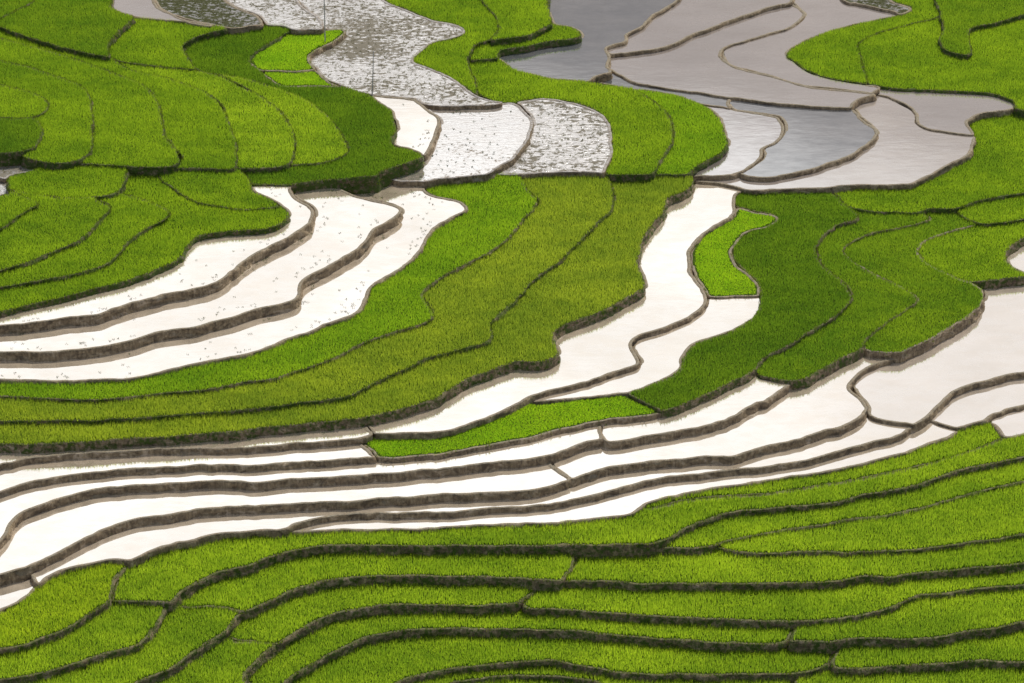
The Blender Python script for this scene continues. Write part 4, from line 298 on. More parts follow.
 ('w', 6.13, 0.78, 'long white pond fifth from the top in the lower stack, meeting the lower left field', "36.16,-11.79,36.31,-11.82,36.8,-12.4,37.23,-12.69,39.23,-13.32,40.58,-13.83,40.72,-14.02,40.67,-14.18,40.56,-14.34,39.51,-15.48,39.02,-15.88,38.46,-16.22,33.45,-18.61,30.17,-20.26,28.86,-20.79,27.24,-21.28,25.42,-21.74,22.44,-22.27,18.67,-23.2,15.67,-23.73,14.45,-24.06,12.62,-24.74,10.94,-25.5,9.07,-26.63,7.93,-27.18,5.82,-28,3.99,-28.49,-2.05,-29.55,-4.04,-29.82,-8.87,-30.18,-10.47,-30.19,-11.24,-30.28,-13.28,-30.28,-14.77,-30.37,-17.12,-30.66,-18.41,-30.93,-19.53,-31.39,-20.8,-32.31,-21.69,-33.18,-24.17,-33.17,-25.5,-33.26,-26.93,-33.44,-27.98,-33.68,-31.17,-34.96,-32.35,-35.57,-34.05,-36.75,-36.05,-38.31,-36.33,-38.37,-37.67,-38.3,-38.48,-38.42,-39.77,-38.75,-41.45,-39.41,-42.3,-39.95,-43.06,-40.61,-43.7,-41.3,-44.18,-42.08,-44.27,-42.15,-44.37,-42.13,-44.52,-41.98,-44.96,-41.26,-45.22,-40.67,-45.5,-39.8,-45.54,-39.45,-45.42,-39.19,-43.7,-37.79,-42.19,-36.18,-40.09,-34.07,-38.83,-32.95,-37.69,-32.05,-36.96,-31.63,-36.16,-31.3,-34.5,-30.8,-32.16,-30.24,-29.82,-29.5,-28.33,-29.23,-25.06,-29.02,-19.78,-28.42,-15.37,-28.13,-9.43,-27.26,0.73,-26.24,2.23,-26.02,3.08,-25.7,4.2,-25.11,5.97,-24.07,8.01,-22.67,9.1,-22.07,9.8,-21.8,15.57,-20.5,17.72,-20.2,21.17,-19.89,21.84,-19.73,22.52,-19.48,25.48,-18.08,28.2,-17.09,29.17,-16.56,31.31,-15.22,33.47,-14.24,34.39,-13.54"),
 ('w', 8.6, 3.88, 'brownish water strip under the dark bank, top of the lower stack', "-14.96,-16.47,-14.86,-16.52,-14.76,-16.69,-14.41,-18.04,-14.17,-18.68,-13.86,-19.33,-13.84,-19.61,-14.05,-19.87,-14.69,-20.23,-15.27,-20.44,-16.19,-20.64,-23.11,-21.86,-25.46,-22.15,-26.98,-22.25,-28.5,-22.27,-29.14,-22.35,-30.97,-22.35,-31.7,-22.44,-32.93,-22.45,-38.12,-22.83,-43.48,-23.3,-45.36,-23.59,-47.42,-24.04,-48.34,-24.36,-49.98,-25.19,-50.85,-25.56,-51.52,-25.73,-52.42,-25.84,-56.49,-26.03,-56.78,-25.91,-56.87,-25.76,-56.96,-25.47,-57.55,-21.92,-57.52,-21.59,-57.33,-21.44,-46.16,-21.42,-44.11,-21.22,-37.5,-20.31,-32.16,-19.7,-28.22,-19.14,-24.96,-18.42,-16.57,-16.84"),
 ('w', 5.64, 0.29, 'lowest long white pond, along the top of the lower green fields', "42.26,-11.94,42.52,-11.96,43.69,-12.98,45.13,-13.82,45.24,-14.02,45.18,-14.25,44.67,-14.97,43.85,-15.69,42.01,-16.89,39.27,-18.53,38.2,-19.09,37.03,-19.61,31.69,-21.78,29.94,-22.42,26.27,-23.49,18.87,-25.37,15.29,-26.57,14.42,-26.98,13.54,-27.56,12.72,-28.27,12.08,-29.11,11.8,-29.4,11.32,-29.71,10.68,-29.97,7.69,-30.65,4.64,-31.1,2.99,-31.28,0.34,-31.39,-1.93,-31.56,-9.17,-32.24,-10.51,-32.34,-12.15,-32.34,-12.87,-32.42,-16.19,-32.43,-19.03,-32.6,-21.14,-32.59,-21.43,-32.52,-21.54,-32.4,-21.53,-32.3,-21.46,-32.16,-21.06,-31.73,-19.77,-30.76,-18.87,-30.32,-17.71,-30,-14.82,-29.63,-13.32,-29.53,-11.28,-29.53,-10.5,-29.45,-8.9,-29.44,-4.05,-29.07,-2.55,-28.88,2.67,-27.99,4.83,-27.55,6.25,-27.1,8.04,-26.38,9.13,-25.85,10.93,-24.76,12.62,-23.99,14.45,-23.31,15.72,-22.96,18.73,-22.43,22.51,-21.5,25.5,-20.97,28.3,-20.22,30.26,-19.48,32.97,-18.11,38.82,-15.29,39.26,-15,39.78,-14.55,41.11,-13.09,42.08,-12.08"),
 ('b2', 5.35, 0.0, 'uppermost bright rice field below the ponds at lower right, with a pointed corner', "48.55,-11.92,48.74,-11.95,48.91,-12.08,49.19,-12.66,49.62,-14.24,49.83,-14.86,49.84,-15.02,49.73,-15.2,48.6,-16.04,46.69,-17.21,42.18,-19.71,40.44,-20.56,39.07,-21.11,32.51,-23.49,28.9,-24.56,26.78,-25.11,24.64,-25.57,23.25,-25.76,21.69,-25.88,18.37,-26.44,16.81,-26.85,15.19,-27.62,13.85,-28.07,13.37,-28.18,12.99,-28.19,12.79,-28.14,12.7,-28.01,12.74,-27.86,12.91,-27.66,13.96,-26.83,14.79,-26.35,15.69,-25.98,18.09,-25.17,19.6,-24.73,26.18,-23.07,29.35,-22.18,31.7,-21.34,37.51,-18.97,39.5,-17.97,42.09,-16.42,43.85,-15.28,44.75,-14.5,45.61,-13.34,46.43,-12.7,47.28,-12.28"),
 ('l', 7.95, 0.46, 'lime green wedge shaped plot at centre, framed by white ponds', "10.81,-10.67,11.44,-10.64,11.88,-10.85,13.28,-12.47,15.1,-14.01,15.18,-14.21,15.04,-14.39,13.81,-14.99,12.72,-15.35,9.95,-15.86,8.15,-16.39,3.44,-18.37,0.07,-19.94,-2.85,-20.99,-5.02,-21.66,-7.19,-22.21,-9.99,-22.78,-12.71,-23.18,-13.15,-23.03,-13.38,-22.8,-13.91,-21.76,-14.67,-20.58,-15.05,-19.93,-15.16,-19.63,-15.15,-19.46,-15.06,-19.33,-13.58,-18.52,-11.85,-18.48,-11.15,-18.39,-9.3,-18.39,-8.21,-18.27,-6.79,-17.95,-5.55,-17.47,-3.98,-16.56,-2.41,-15.44,0.13,-13.34,1.88,-11.65,2.01,-11.69,2.13,-12.16,2.3,-12.36,2.54,-12.43,3.05,-12.39,6.44,-11.64,9.48,-11.07"),
 ('l', 8.27, 0.13, 'lime green plot between the white channel and the dark green field', "25.68,29.84,26.09,29.81,27.59,28.91,29.53,28.18,29.95,27.81,30.06,27.6,30.1,27.32,30.05,26.94,29.9,26.63,29.36,25.85,29.01,25.45,28.53,25.09,27.05,24.32,26.59,23.93,26.16,23.45,25.74,22.84,25.22,21.93,24.75,20.89,24.5,20.01,24.41,19.28,24.4,18.55,24.45,17.93,24.56,17.32,24.91,16.14,25.97,14.07,26.59,12.51,26.74,11.8,26.82,11.07,26.85,10.15,26.8,9.56,26.73,9.4,26.57,9.31,25.33,9.18,23.94,9.17,23.01,9.06,21.61,9.06,21.32,9.13,21.15,9.4,20.8,10.76,19.84,13.72,19.62,14.65,19.53,15.71,19.53,16.73,19.63,17.77,19.82,19,20.08,20.09,20.32,20.85,20.72,21.88,21.15,22.73,21.99,24.07,22.52,24.82,23.23,25.71,24.39,27,24.91,27.69,25.17,28.3,25.43,29.49,25.52,29.69"),
 ('w', 8.14, 0.19, 'short white pond just below the lime plot in the middle', "25.66,9.46,26.59,9.48,26.74,9.37,26.81,9.11,26.74,7.64,26.62,6.66,26.32,5.71,25.96,4.92,25.54,4.27,24.66,3.11,23.4,1.85,22.22,1.05,19.94,-0.22,19.51,-0.56,19.08,-1.01,18.67,-1.73,17.87,-3.76,17.72,-4.42,17.66,-5.31,17.52,-5.73,17.17,-6.32,16.76,-6.88,16.03,-7.76,15.21,-8.63,14.01,-9.58,13.01,-10.27,11.72,-10.93,10.89,-10.96,9.51,-11.38,6.43,-11.96,3.19,-12.68,2.41,-12.72,2.23,-12.63,2.11,-12.42,2.09,-11.98,2.19,-11.69,2.76,-11.14,3.28,-10.75,4.49,-10.12,7.1,-9.07,8.3,-8.49,12.04,-6.07,13.06,-5.27,13.19,-5.1,13.28,-4.87,13.31,-4.35,13.23,-3.94,12.86,-2.79,12.77,-2.18,12.74,-1.55,12.83,-0.65,12.95,-0.24,13.12,0.09,13.44,0.53,13.95,1.01,15.64,2.06,16.44,2.63,18.23,4.09,19.18,5.07,19.95,5.99,20.69,7.1,20.96,7.73,21.21,8.9,21.35,9.19,21.63,9.29,23.19,9.3"),
 ('w', 8.08, 3.64, 'thin white pond second in the lower stack, ending at the lime wedge', "-15.67,-19.69,-15.37,-19.71,-15.15,-19.95,-14.6,-20.88,-13.82,-22.11,-13.44,-22.96,-13.44,-23.09,-13.5,-23.13,-14.1,-23.11,-15.62,-23.3,-22.61,-24.46,-25.28,-24.84,-26.89,-24.85,-28.18,-24.76,-28.96,-24.85,-32.57,-24.95,-35.25,-25.14,-38.15,-25.51,-40.68,-25.98,-42.25,-26.34,-45.57,-27.36,-47.54,-28.19,-49.58,-29.53,-50.21,-29.88,-50.72,-30.06,-51.75,-30.24,-52.84,-30.34,-55.86,-30.49,-56.02,-30.46,-56.12,-30.36,-56.27,-29.98,-56.96,-25.78,-56.95,-25.39,-56.76,-25.24,-55.7,-25.13,-54.14,-25.12,-52.64,-25.02,-51.43,-24.85,-50.33,-24.46,-48.53,-23.55,-47.7,-23.25,-45.94,-22.85,-43.62,-22.47,-38.25,-22,-33.04,-21.62,-31.81,-21.61,-31.07,-21.52,-29.24,-21.52,-28.59,-21.43,-27.07,-21.42,-25.54,-21.32,-23.19,-21.03"),
 ('w', 6.81, 0.68, 'bright white pond right of centre with a bund turning at its right end', "37.13,0.55,37.24,0.5,37.55,0.09,37.96,-0.09,38.84,-0.29,39.87,-0.42,40.96,-0.39,41.06,-0.47,41.06,-0.64,40.78,-1.16,40.37,-1.57,38.18,-2.78,37.33,-3.39,36.63,-4.25,35.74,-5.75,35.46,-6.33,35.29,-6.79,35.21,-7.15,35.2,-7.5,35.32,-8.03,36.08,-9.89,36.22,-10.33,36.3,-10.79,36.33,-11.31,36.3,-11.78,36.24,-12.17,36.06,-12.69,35.77,-13.09,34.35,-14.55,33.53,-15.22,32.87,-15.58,31.88,-15.97,31.18,-16.32,29.05,-17.65,28.08,-18.18,25.38,-19.17,23.5,-20.09,22.01,-20.73,21.26,-20.94,20.42,-21.06,17.65,-21.28,15.55,-21.57,10.02,-22.8,9.22,-23.07,8.59,-23.39,7.16,-24.26,6.42,-24.82,5.96,-25.09,5.74,-24.97,4.23,-23.07,4.01,-22.66,3.88,-22.17,3.77,-21.16,3.81,-20.92,3.91,-20.76,4.44,-20.44,7.16,-18.54,7.98,-18.09,8.61,-17.85,8.98,-17.8,9.25,-17.85,9.65,-18.12,10.06,-18.12,11.86,-17.71,15.17,-16.78,17.11,-16.09,19.69,-15.04,20.83,-14.54,21.59,-14.12,22.33,-13.52,23.42,-12.33,24.06,-11.73,26.26,-10,27.16,-9.01,29.23,-6.42,30.16,-5.82,31.39,-4.8,33.86,-2.34"),
 ('w', 7.56, 4.39, 'thin white pond third in the lower stack, ending at a little overflow', "8.64,-15.62,8.84,-15.73,8.91,-16.04,9.06,-18.64,9.04,-18.85,8.98,-18.94,8.11,-19.23,7.28,-19.65,4.11,-21.81,2.57,-22.37,0.85,-22.86,-1.83,-23.46,-8.27,-24.73,-11.15,-25.2,-25.2,-26.94,-27.58,-26.94,-28.86,-26.86,-29.59,-26.94,-31.2,-26.95,-31.88,-27.03,-32.89,-27.04,-35.07,-27.23,-37.08,-27.51,-38.85,-27.86,-40.51,-28.3,-41.99,-28.84,-43.32,-29.46,-44.47,-30.14,-46.54,-31.83,-47.07,-32.46,-47.37,-33.01,-47.64,-33.79,-47.76,-34.38,-47.93,-35.71,-48.24,-36.96,-48.93,-38.74,-49.22,-39.26,-49.53,-39.62,-49.92,-39.93,-50.34,-40.13,-52.05,-40.63,-54.17,-41.04,-54.39,-40.95,-54.52,-40.7,-54.65,-40.07,-56.24,-30.44,-56.26,-29.94,-56.21,-29.81,-56.08,-29.73,-55.65,-29.64,-54.45,-29.63,-52.01,-29.45,-50.8,-29.23,-50.34,-29.06,-49.68,-28.68,-47.73,-27.4,-45.76,-26.56,-42.39,-25.52,-40.81,-25.16,-38.32,-24.7,-35.36,-24.32,-32.68,-24.13,-29.05,-24.03,-28.27,-23.94,-26.98,-24.03,-25.37,-24.02,-22.68,-23.64,-15.03,-22.39,-13.91,-22.28,-12.63,-22.56,-10.01,-22.16,-8,-21.77,-6.37,-21.39,-4.35,-20.83,-1.05,-19.74,0.56,-19.1,3.37,-17.78,5.96,-16.66,8,-15.82"),
 ('w', 7.49, 0.68, 'white pond under the lime wedge and large dark green field', "24.98,-5.43,25.16,-5.53,25.58,-6.32,25.91,-6.64,27.17,-7.14,28.76,-7.58,28.86,-7.66,28.85,-7.8,27.08,-10.1,26.18,-11.09,25.71,-11.52,23.89,-12.91,21.88,-14.95,21.35,-15.33,20.49,-15.77,17.16,-17.14,15.54,-17.74,13.04,-18.47,10.92,-19.03,9.78,-19.24,9.57,-19.2,9.39,-19.07,9.19,-18.81,9.09,-18.53,8.98,-17.45,8.94,-16,8.98,-15.62,9.11,-15.38,10.03,-15.1,12.89,-14.55,14.36,-14.02,15.41,-13.46,19.41,-10.59,20.62,-9.64,21.81,-8.55,24.77,-5.57"),
 ('b2', 4.44, 0.45, 'fourth rice band at lower right, tapering to a point on its left', "55.76,-21.2,57.73,-21.17,57.92,-21.25,57.99,-21.5,57.92,-22.17,56.59,-30.17,56.44,-30.67,56.34,-30.79,56.22,-30.85,54.54,-30.88,53.79,-30.97,52.14,-30.97,50.83,-31.09,48.98,-31.53,45.08,-32.61,42.24,-33.3,39.07,-33.98,38.05,-34.16,36.35,-34.34,31.84,-34.35,31.03,-34.27,29.83,-34.26,24.04,-34.68,22.48,-34.5,20.97,-34.14,20.11,-33.74,19.67,-33.38,19.56,-33.19,19.62,-33.03,19.79,-32.92,21.25,-32.26,22.41,-31.85,35.78,-28.11,38.77,-27.33,40.68,-26.53,48.35,-22.87,51.72,-21.6,52.92,-21.35"),
 ('w', 6.84, 3.67, 'white pond fourth in the lower stack, swinging down at the left edge', "3.54,-20.94,3.66,-21.02,3.72,-21.16,3.91,-22.35,4.1,-22.91,5.62,-24.88,5.71,-25.03,5.74,-25.17,5.6,-25.38,5.05,-25.72,3.42,-26.63,2.55,-27.02,1.56,-27.26,-9.43,-28.37,-15.3,-29.22,-19.69,-29.52,-24.95,-30.11,-28.16,-30.32,-29.85,-30.63,-32.06,-31.33,-34.27,-31.86,-35.81,-32.31,-36.57,-32.61,-37.39,-33.04,-38.63,-33.99,-39.95,-35.16,-42.01,-37.23,-43.2,-38.53,-44.06,-39.33,-45.72,-40.58,-47.66,-41.62,-48.9,-42.11,-50.48,-42.33,-53.94,-42.49,-54.23,-42.38,-54.31,-42.25,-54.38,-42.06,-54.63,-40.47,-54.61,-40.18,-54.51,-40.05,-51.87,-39.47,-50.67,-39.11,-50.02,-38.78,-49.69,-38.5,-49.44,-38.19,-49.09,-37.55,-48.4,-35.7,-48.13,-34.57,-47.94,-33.07,-47.74,-32.31,-47.42,-31.58,-46.95,-30.93,-45.46,-29.65,-44.33,-28.81,-42.82,-28.01,-41.25,-27.37,-38.64,-26.65,-35.22,-26.11,-33.04,-25.92,-32.02,-25.91,-31.34,-25.83,-29.72,-25.82,-28.99,-25.73,-27.71,-25.82,-25.31,-25.81,-10.56,-23.98,-8.31,-23.6,-0.46,-22.04,1.38,-21.58"),
 ('b2', 5.35, 1.36, 'long bright rice band directly below the lowest white ponds, thinning towards the right edge', "56.34,-13.84,58.76,-13.8,58.98,-13.85,59.1,-13.98,59.12,-14.23,59.09,-14.58,58.6,-17.52,58.46,-17.97,58.27,-18.15,54.16,-18.3,52.84,-18.4,52.24,-18.54,48.1,-19.87,46.32,-20.53,44.8,-21.21,41.16,-23.33,39.93,-23.94,38.06,-24.65,34.33,-25.9,31.27,-27.06,29.97,-27.44,29.04,-27.64,25.75,-28.04,24.22,-28.31,22.33,-28.74,20.84,-29.19,19.98,-29.61,18.47,-30.58,16.73,-31.85,15.56,-32.97,14.77,-33.58,13.98,-34.1,13.19,-34.49,12.92,-34.51,12.08,-34.42,11.45,-34.5,6.47,-34.59,5.51,-34.67,-8.43,-34.67,-9.49,-34.59,-15.67,-34.59,-17.33,-34.69,-18.61,-34.87,-20.23,-35.34,-21.64,-35.99,-23.17,-36.82,-24.26,-37.51,-27.32,-39.15,-28.46,-39.87,-29.38,-40.63,-30.41,-41.76,-31.01,-42.63,-31.56,-43.83,-31.74,-44.06,-33.25,-44.02,-34.08,-44.1,-36.22,-44.09,-37.23,-43.99,-37.35,-43.91,-37.4,-43.8,-37.49,-42.67,-37.52,-41.52,-37.5,-40.86,-37.44,-40.33,-37.31,-39.9,-36.87,-39.08,-36.28,-37.42,-36.13,-37.15,-34.31,-35.66,-32.51,-34.41,-31.32,-33.8,-28.23,-32.54,-26.53,-32.18,-24.33,-31.99,-22.31,-31.99,-21.13,-32.16,-19.11,-32.16,-16.17,-31.99,-12.94,-31.99,-12.17,-31.91,-10.48,-31.9,-0.87,-31.04,3.04,-30.84,6,-30.48,8.67,-30.02,10.53,-29.58,11.3,-29.29,11.89,-28.9,12.53,-28.16,13.32,-28.18,14.23,-27.96,15.23,-27.6,16.65,-26.91,17.49,-26.64,20.45,-26.06,21.73,-25.88,24.04,-25.66,25.22,-25.46,28.9,-24.56,32.43,-23.52,39.12,-21.09,41.31,-20.15,43.62,-18.93,46.81,-17.14,48.48,-16.11,49.96,-15.1,52.53,-14.27,53.46,-14.04,54.68,-13.9"),
 ('b2', 4.72, 0.73, 'third thin rice band at lower right', "56.11,-17.24,58.26,-17.2,58.48,-17.24,58.59,-17.37,58.62,-17.62,58.59,-17.96,58.09,-20.93,57.95,-21.37,57.77,-21.55,53.94,-21.7,52.74,-21.8,51.68,-22.02,49.46,-22.82,48.27,-23.31,40.61,-26.96,38.66,-27.77,35.72,-28.53,22.41,-32.26,21.18,-32.7,19.37,-33.51,17.8,-34.04,17.33,-34.14,16.43,-34.23,15.38,-34.14,13.61,-33.88,13.38,-33.8,13.29,-33.68,13.3,-33.6,13.4,-33.5,14.33,-32.98,15.49,-32.13,16.73,-30.96,18.03,-29.97,19.83,-28.78,20.84,-28.26,22.37,-27.79,24.32,-27.34,25.85,-27.07,29.15,-26.67,30.09,-26.47,31.21,-26.14,34.46,-24.93,38.21,-23.67,40.09,-22.95,41.32,-22.34,45.05,-20.17,46.45,-19.55,47.63,-19.1,52.81,-17.45,54.37,-17.29"),
 ('b2', 3.99, 0.82, 'rice band at lower right, fifth down, starting at a short cross bank', "54.36,-30.24,56.24,-30.21,56.44,-30.27,56.53,-30.41,56.54,-30.6,56.5,-30.99,55.86,-34.78,55.79,-35.07,55.71,-35.23,55.48,-35.37,52.56,-35.39,51.83,-35.47,50.21,-35.49,44.93,-36.47,42.3,-36.9,30.27,-38.58,28.07,-38.83,25.88,-39.01,22.37,-39.1,21.65,-39.18,18.71,-39.18,17.95,-39.26,16.96,-39.26,16.2,-39.18,14.17,-39.17,7.17,-38.75,5.04,-38.58,4.89,-38.53,4.83,-38.41,4.89,-38.16,5.79,-36.42,5.97,-35.89,6.05,-35.51,6.07,-35.08,5.89,-32.92,5.93,-32.78,6.01,-32.68,6.29,-32.58,8.7,-32.55,9.43,-32.47,11.5,-32.47,12.32,-32.39,13.03,-32.5,13.67,-32.8,15.45,-33.06,16.64,-33.15,17.67,-33,19.03,-32.55,19.33,-32.51,19.55,-32.59,20.38,-33.2,21.15,-33.51,22.54,-33.83,24.2,-34.02,28.13,-33.69,29.23,-33.67,29.91,-33.6,31.11,-33.6,31.93,-33.68,36.4,-33.67,38.15,-33.49,39.14,-33.32,42.35,-32.62,46.6,-31.57,50.66,-30.47,52.24,-30.3"),
 ('b2', 4.35, 1.18, 'rice band at lower left of centre ending at a short cross bank', "-16.22,-33.13,-9.64,-33.09,-8.53,-33.18,5.49,-33.19,5.72,-33.28,5.85,-33.57,6.01,-34.95,6.05,-35.9,5.95,-36.48,5.75,-36.99,4.82,-38.76,4.68,-38.93,4.49,-39.02,3.99,-39.02,1.6,-38.71,-0.29,-38.54,-1.42,-38.53,-2.09,-38.45,-4.6,-38.45,-5.32,-38.37,-9.59,-38.37,-10.39,-38.45,-13.47,-38.45,-14.6,-38.55,-16.2,-38.81,-17.63,-39.17,-18.67,-39.55,-19.97,-40.19,-21.48,-41.22,-23.68,-43.5,-24.14,-43.87,-24.67,-44.17,-24.91,-44.18,-26.89,-43.53,-27.92,-43.33,-28.33,-43.33,-30.05,-43.54,-30.41,-43.54,-30.9,-43.41,-31.33,-43.13,-31.77,-42.75,-31.81,-42.62,-31.78,-42.48,-31.29,-41.34,-30.78,-40.55,-29.64,-39.26,-28.74,-38.48,-27.53,-37.71,-24.37,-36.01,-23.24,-35.3,-20.59,-33.94,-19.52,-33.57,-18.73,-33.38,-17.44,-33.19"),
 ('w', 5.74, 3.11, 'small white pond at the lower left edge behind a twig like dike', "-45.85,-38.91,-45.68,-39.08,-45.21,-40.38,-44.93,-40.93,-44.51,-41.62,-44.46,-41.86,-44.87,-43.08,-45.15,-43.61,-45.55,-44.23,-46.34,-45.19,-47.9,-46.68,-48.25,-46.9,-48.69,-47.07,-49.77,-47.29,-53.22,-47.6,-53.42,-47.57,-53.57,-47.39,-53.71,-46.83,-54.56,-41.64,-54.6,-41.2,-54.53,-40.98,-54.4,-40.91,-53.66,-40.82,-50.78,-40.72,-49.28,-40.51,-47.95,-40"),
 ('b2', 3.36, 1.0, 'rice band at lower centre shaped like a long lens', "-10.05,-36.96,-5.49,-36.92,-4.58,-37,-2.05,-37.01,0.85,-37.19,3.63,-37.55,3.7,-37.61,3.71,-37.7,3.53,-38.02,1.36,-40.57,0.93,-41.14,0.61,-41.41,0.07,-41.61,-0.67,-41.72,-1.88,-41.74,-2.54,-41.82,-4.56,-41.82,-5.18,-41.74,-6.77,-41.73,-9.32,-41.58,-10.87,-41.66,-13.01,-42,-15.19,-42.51,-15.96,-42.78,-16.76,-43.16,-17.6,-43.67,-18.71,-44.5,-19.62,-45.48,-21.41,-47.66,-21.67,-47.84,-23.86,-47.54,-25.1,-47.52,-25.44,-47.46,-25.7,-47.33,-25.95,-47.1,-26.24,-46.66,-26.48,-46.18,-26.5,-45.89,-26.4,-45.57,-25.74,-43.95,-25.48,-43.44,-25.28,-43.16,-24.99,-42.89,-24.25,-42.44,-23.82,-42.09,-21.61,-39.79,-20.12,-38.78,-19.38,-38.38,-18.17,-37.87,-16.96,-37.52,-15.91,-37.29,-13.6,-37.01"),
 ('b2', 3.17, 0.81, 'rice band at lower right below the starting cross bank, sixth down', "52.45,-34.22,55.52,-34.18,55.89,-34.27,55.96,-34.44,55.94,-34.79,55.57,-37.06,55.45,-37.48,55.36,-37.62,55.25,-37.7,49.93,-37.84,43.22,-39.05,39.26,-39.63,38.59,-39.81,38.15,-40,35.36,-41.92,34.65,-42.31,33.91,-42.62,32.36,-43.13,31.03,-43.46,28,-43.97,26.35,-44.14,25.8,-44.14,23.66,-43.91,21.8,-43.9,18.96,-43.74,11.78,-43.08,9.53,-42.84,4.55,-42.14,1.9,-41.92,1.49,-41.81,1.21,-41.65,1.02,-41.42,0.92,-41.1,0.98,-40.84,1.36,-40.3,2.4,-39.12,3.7,-37.54,3.86,-37.4,4.06,-37.33,12.67,-37.9,13.66,-37.91,14.33,-37.99,16.33,-37.99,17.04,-38.07,18.04,-38.07,18.81,-37.99,21.76,-37.99,22.48,-37.91,26,-37.82,28.21,-37.64,30.42,-37.38,42.51,-35.7,45.15,-35.27,50.41,-34.29"),
 ('b2', 2.63, 1.18, 'rice field at lower right rising to the edge above the short brown joint', "52.07,-36.99,55.16,-36.95,55.42,-36.99,55.53,-37.11,55.55,-37.33,55.51,-37.71,54.71,-42.57,54.6,-42.98,54.51,-43.12,54.4,-43.19,52.68,-43.23,52.01,-43.3,50.42,-43.31,49.11,-43.42,47.36,-43.82,44.98,-44.47,42.33,-45.02,39.43,-45.81,37.65,-46.09,35.13,-46.27,30.62,-46.35,29.38,-46.57,28.09,-46.59,27.48,-46.66,25.95,-46.66,25.77,-46.61,25.72,-46.51,26.03,-45.81,26.2,-45.31,26.42,-44.56,26.64,-43.59,26.74,-43.41,26.85,-43.34,29.23,-43.04,30.74,-42.78,32.43,-42.37,33.9,-41.9,34.72,-41.56,35.48,-41.15,38.28,-39.23,39.18,-38.9,40.53,-38.65,43.36,-38.27,50.05,-37.06"),
 ('y2', 5.64, 3.92, 'rounded olive rice field at the lower left beside the small white pond', "-38.09,-37.61,-36.84,-37.6,-36.38,-37.69,-36.3,-37.76,-36.27,-37.86,-36.32,-38.13,-36.62,-39.01,-36.86,-39.63,-37.26,-40.37,-37.38,-40.81,-37.45,-41.74,-37.42,-43.01,-37.36,-43.91,-37.39,-44.28,-37.64,-44.8,-38.17,-45.56,-39.19,-46.83,-40.33,-48.09,-43.54,-50.71,-44.28,-51.2,-44.99,-51.48,-47.23,-52.01,-48.7,-52.17,-52.41,-52.26,-52.66,-52.2,-52.81,-52.02,-52.94,-51.48,-53.5,-48.12,-53.53,-47.77,-53.46,-47.56,-52.96,-47.42,-51.34,-47.31,-49.72,-47.13,-48.76,-46.93,-48.09,-46.65,-47.21,-45.88,-46.45,-45.13,-45.53,-44.02,-44.94,-43.02,-44.61,-42.09,-44.13,-41.04,-43.68,-40.4,-43.08,-39.78,-42.3,-39.14,-41.32,-38.57,-39.69,-37.97"),
 ('b2', 4.9, 3.99, 'crescent rice field directly below the rounded olive one at lower left', "-37.58,-43.45,-37.22,-43.37,-36.28,-43.45,-34.41,-43.45,-33.48,-43.38,-32.41,-43.37,-32.1,-43.41,-31.93,-43.54,-31.9,-43.65,-31.93,-43.83,-33.11,-48.28,-33.31,-48.79,-33.73,-49.64,-34.02,-50.03,-34.32,-50.32,-35.26,-50.93,-37.18,-51.9,-40.78,-53.9,-41.82,-54.41,-42.92,-54.81,-45.69,-55.63,-47.12,-55.95,-48,-56.04,-49.29,-56.05,-49.91,-56.11,-51.75,-56.12,-52.09,-56.06,-52.24,-55.89,-52.37,-55.36,-52.94,-51.93,-52.97,-51.52,-52.9,-51.31,-52.64,-51.24,-49.01,-51.15,-47.85,-51.06,-45.42,-50.52,-44.52,-50.19,-43.62,-49.59,-40.51,-47.04,-39.22,-45.6"),
 ('b2', 4.17, 3.26, 'crescent rice field second below the rounded olive one at lower left', "-31.93,-42.59,-31.74,-42.6,-31.05,-43.09,-30.57,-43.26,-30.17,-43.29,-28.4,-43.07,-27.91,-43.08,-26.97,-43.26,-25.99,-43.55,-25.12,-43.86,-25.01,-43.94,-24.98,-44.05,-25.33,-44.55,-25.6,-45.06,-26.49,-47.22,-27.27,-48.26,-28.76,-50.01,-29.99,-51.55,-30.69,-52.33,-31.58,-53.15,-32.67,-54.06,-33.62,-54.7,-33.79,-54.9,-33.95,-55.19,-34.11,-55.6,-34.25,-56.11,-34.41,-57.52,-34.51,-59.76,-34.53,-63.46,-34.55,-63.68,-34.61,-63.84,-34.73,-63.91,-35.02,-63.93,-50.54,-63.93,-50.87,-63.89,-51.01,-63.72,-51.14,-63.22,-52.35,-55.88,-52.4,-55.41,-52.33,-55.21,-52.07,-55.13,-50.14,-55.12,-49.51,-55.06,-48.21,-55.05,-47.29,-54.95,-45.86,-54.63,-43.08,-53.8,-42.01,-53.41,-41.1,-52.97,-37.77,-51.13,-35,-49.67,-34.47,-49.3,-34.09,-48.92,-33.84,-48.55,-33.44,-47.73,-33.16,-46.93,-32.2,-43.21,-32.04,-42.75"),
